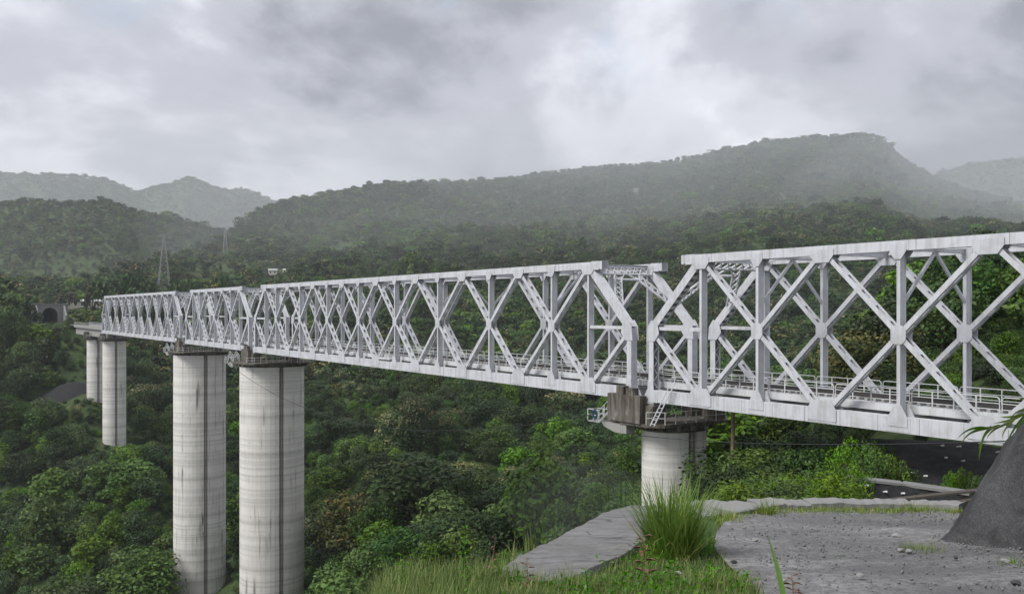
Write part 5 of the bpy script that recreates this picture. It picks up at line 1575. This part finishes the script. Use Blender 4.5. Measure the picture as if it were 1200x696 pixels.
# ------------------------------------------------------------------ far bank: spoil heap, sheds, pylons
bmh = MB(); n = 22
for i in range(n + 1):
    for j in range(n + 1):
        x = SPOIL.x + (i / n - 0.5) * 23; y = SPOIL.y + (j / n - 0.5) * 20
        rr = math.hypot((i / n - 0.5) * 2, (j / n - 0.5) * 2)
        bmh.v.append((x, y, gz(x, y) + max(-0.6, 3.4 * (1 - rr**1.3)) + 0.5 * float(fbm(np.array([x/3]), np.array([y/3]), 7)[0])))
for i in range(n):
    for j in range(n):
        a = i * (n + 1) + j; bmh.f.append((a, a + n + 1, a + n + 2, a + 1))
tag(bmh.build('spoil_heap', M['spoil'], smooth=True), 'dark grey heap of rock spoil on the slope below the tunnel', 'heap')
def hut(c_, w, dpt, h, rz, label, open_=False):
    z = gz(c_.x, c_.y); root = empty('shed', (c_.x, c_.y, z), rz); tag(root, label, 'shed', 'sheds on the far slopes')
    MB().box(-w/2, w/2, -dpt/2, dpt/2, -2.0, h).build('wall', M['wall_cream'], root)
    m = MB(); m.prism([(-dpt/2 - 0.5, h + 0.004), (dpt/2 + 0.5, h + 0.004), (dpt/2 + 0.5, h + 0.12), (0, h + 1.3), (-dpt/2 - 0.5, h + 0.12)], -w/2 - 0.5, w/2 + 0.5, lambda u, v, d: (d, u, v)); m.build('roof', M['roof_pale'], root)
    for k in range(max(1, int(w / 4))):
        xx = -w/2 + (k + 0.5) * w / max(1, int(w / 4)); MB().box(xx - 0.6, xx + 0.6, -dpt/2 - 0.05, -dpt/2 + 0.05, h*0.3, h*0.8).build('window', M['dark_opening'], root)
hut(SHED, 24, 7, 4.0, 0.25, 'long pale-roofed shed behind the far end of the truss bridge')
hut(HUTS[0], 9, 6, 5.0, 0.1, 'small white-roofed hut on the hillside, first above the long span')
hut(HUTS[1], 8, 6, 4.0, -0.2, 'small white-roofed hut on the hillside, beside the higher hut above the long span')
hut(HUTS[2], 10, 7, 5.0, 0.2, 'tiny pale-roofed hut high on the misty hill')
hut(HUTS[3], 9, 5, 3.0, 0.4, 'low white shed above the tunnel portal')
def pylon(c_, Hh, wb, label):
    z = gz(c_.x, c_.y); root = empty('power_pylon', (c_.x, c_.y, z), 0.5); tag(root, label, 'pylon', 'lattice power pylons')
    wz = lambda z_: wb * (1 - z_ / Hh) ** 1.0 * 0.86 + 0.9
    lv_ = [Hh * (1 - (1 - k / 11) ** 1.25) for k in range(12)]
    cn = [(-1, -1), (1, -1), (1, 1), (-1, 1)]
    for (sx, sy) in cn:
        m = MB()
        for a_, b_ in zip(lv_[:-1], lv_[1:]):
            m.bar((sx*wz(a_)/2, sy*wz(a_)/2, a_), (sx*wz(b_)/2, sy*wz(b_)/2, b_), 0.20, 0.20)
        m.build('leg', M['galvanised'], root)
    for f_ in range(4):
        m = MB(); (x0, y0), (x1, y1) = cn[f_], cn[(f_ + 1) % 4]
        for a_, b_ in zip(lv_[:-1], lv_[1:]):
            wa, wb_ = wz(a_)/2, wz(b_)/2
            m.bar((x0*wa, y0*wa, a_), (x1*wb_, y1*wb_, b_), 0.10, 0.10); m.bar((x1*wa, y1*wa, a_), (x0*wb_, y0*wb_, b_), 0.10, 0.09)
            m.bar((x0*wb_, y0*wb_, b_), (x1*wb_, y1*wb_, b_), 0.09, 0.09)
        m.build('bracing', M['galvanised'], root)
    for zz in (0.74, 0.85, 0.95):
        m = MB(); h_ = Hh * zz; l = wb * 0.85
        for s_ in (-1, 1):
            m.bar((s_*0.5, 0.4, h_), (s_*l, 0, h_ + 0.3), 0.2, 0.2); m.bar((s_*0.5, -0.4, h_), (s_*l, 0, h_ + 0.303), 0.2, 0.2); m.bar((s_*0.5, 0, h_ + 1.8), (s_*l, 0, h_ + 0.35), 0.2, 0.2)
        m.build('cross_arm', M['galvanised'], root)
pylon(PYL[0], 50.0, 11.0, 'tall lattice power pylon on the slope above the short span')
pylon(PYL[1], 30.0, 5.5, 'fainter smaller lattice pylon farther off on the misty slope')
m = MB(); q = px(110, 345, 600); m.tube([(0, 0, -2), (0, 0, 22)], [0.28, 0.16], 8); m.bar((-1.2, 0, 20.5), (1.2, 0, 20.5), 0.15, 0.15)
tag(m.build('utility_pole', M['galvanised'], None, (q.x, q.y, gz(q.x, q.y))), 'thin utility pole standing by the long pale-roofed shed', 'pole')
# excavator working above the track
ex = px(84, 362, 590); er = empty('excavator', (ex.x, ex.y, gz(ex.x, ex.y)), 0.6); tag(er, 'small orange excavator on bare soil above the girder end', 'excavator')
for yy in (-1.1, 1.1): MB().prism([(-1.9, 0.1), (-1.6, 0), (1.6, 0), (1.9, 0.3), (1.7, 0.8), (-1.7, 0.8)], yy - 0.25, yy + 0.25, lambda u, v, d: (u, d, v)).build('track', M['dark_opening'], er)
MB().box(-1.9, 1.2, -1.2, 1.2, 0.95, 2.0).build('house', M['orange_paint'], er)
MB().prism([(0, 2.0), (1.2, 2.0), (1.1, 3.0), (0.2, 3.0)], 0.2, 1.2, lambda u, v, d: (u, d, v)).build('cab', M['orange_paint'], er)
MB().bar((1.0, -0.2, 1.7), (3.4, -0.2, 4.2), 0.4, 0.5).bar((3.4, -0.2, 4.2), (5.4, -0.2, 3.2), 0.38, 0.45).build('boom', M['orange_paint'], er)
MB().bar((5.4, -0.2, 3.3), (5.9, -0.2, 1.0), 0.3, 0.35).build('arm', M['orange_paint'], er)
MB().prism([(5.5, 1.0), (6.4, 0.9), (6.2, 0.2), (5.4, 0.2)], -0.7, 0.3, lambda u, v, d: (u, d, v)).build('bucket', M['dark_opening'], er)
# light dirt path in the valley
def dirt_patch(p, y, d, w, l, label):
    c_ = px(p, y, d); m = MB(); n = 14
    for i in range(n + 1):
        for j in range(5):
            xx = c_.x + (i / n - 0.5) * l; yy = c_.y + (j / 4 - 0.5) * w + 0.8 * math.sin(i * 0.5); m.v.append((xx, yy, gz(xx, yy) + 0.25))
    for i in range(n):
        for j in range(4):
            a = i * 5 + j; m.f.append((a, a + 5, a + 6, a + 1))
    tag(m.build('dirt_path', M['wall_cream'], smooth=True), kind='structure')
dirt_patch(428, 665, 165, 5.0, 9.0, '')
dirt_patch(178, 532, 322, 6, 7, '')
# cables
def cable(a_, b_, sag, r_, label):
    m = MB(); m.tube([a_.lerp(b_, k / 30) - Vector((0, 0, sag * 4 * (k/30) * (1 - k/30))) for k in range(31)], r_, 5)
    tag(m.build('cable', M['black_cable']), label, 'cable', 'cables strung along the piers')
cable(bpt((sB+9*PP+sC)/2, -5.0, -2.0), bpt((sA+sB)/2 + 5, -1.8, -1.6), 6.0, 0.035, 'thin sagging cable strung between the nearer tall pier and the nearest pier')
cable(bpt((sA+sB)/2, -2.4, -2.9), px(1290, 512, 40), 0.6, 0.03, 'thin cable running from the nearest pier under the nearest span')

# ------------------------------------------------------------------ haze over the valley
t = NT('haze_air')
pv = t.n('ShaderNodeVolumePrincipled', {'Color': (0.91, 0.94, 0.98, 1), 'Density': 0.00009, 'Anisotropy': 0.2})
t.t.links.new(pv.outputs[0], t.out.inputs['Volume'])
zmin = float(ZG.min()) - 1.5; zmax = max(float(ZG.max()) + 25, 60.0)
hb = MB().box(-6400, 6400, -60, 5400, min(zmin, -101), zmax).build('haze', M['haze_air'])
tag(hb, 'thin grey rain haze filling the whole valley', 'haze', kind='stuff')
# banks of mist drifting across the hill and a wisp below the ledge
def mist(p, y, d, rx, ry, rz, dens, label):
    bm = bmesh.new(); bmesh.ops.create_icosphere(bm, subdivisions=3, radius=1.0)
    me = bpy.data.meshes.new('mist'); bm.to_mesh(me); bm.free()
    t = NT('mist_air'); pv = t.n('ShaderNodeVolumePrincipled', {'Color': (0.92, 0.945, 0.975, 1), 'Density': dens, 'Anisotropy': 0.2})
    t.t.links.new(pv.outputs[0], t.out.inputs['Volume']); me.materials.append(t.m)
    o = link('mist', me); o.location = px(p, y, d); o.scale = (rx, ry, rz); tag(o, label, 'mist', kind='stuff')
mist(900, 225, 1950, 800, 480, 240, 0.00034, 'pale bank of mist over the upper hillside')
mist(760, 275, 1150, 620, 330, 150, 0.00038, 'thin bank of mist along the middle of the hill')
mist(1190, 240, 1500, 380, 330, 150, 0.00048, 'pale bank of mist on the falling hill shoulder')
mist(150, 235, 2400, 1300, 420, 240, 0.00046, 'pale veil of mist hanging on the most distant ridge')
mist(682, 594, 96, 8, 7, 4.8, 0.005, 'small wisp of mist rising behind the concrete apron')
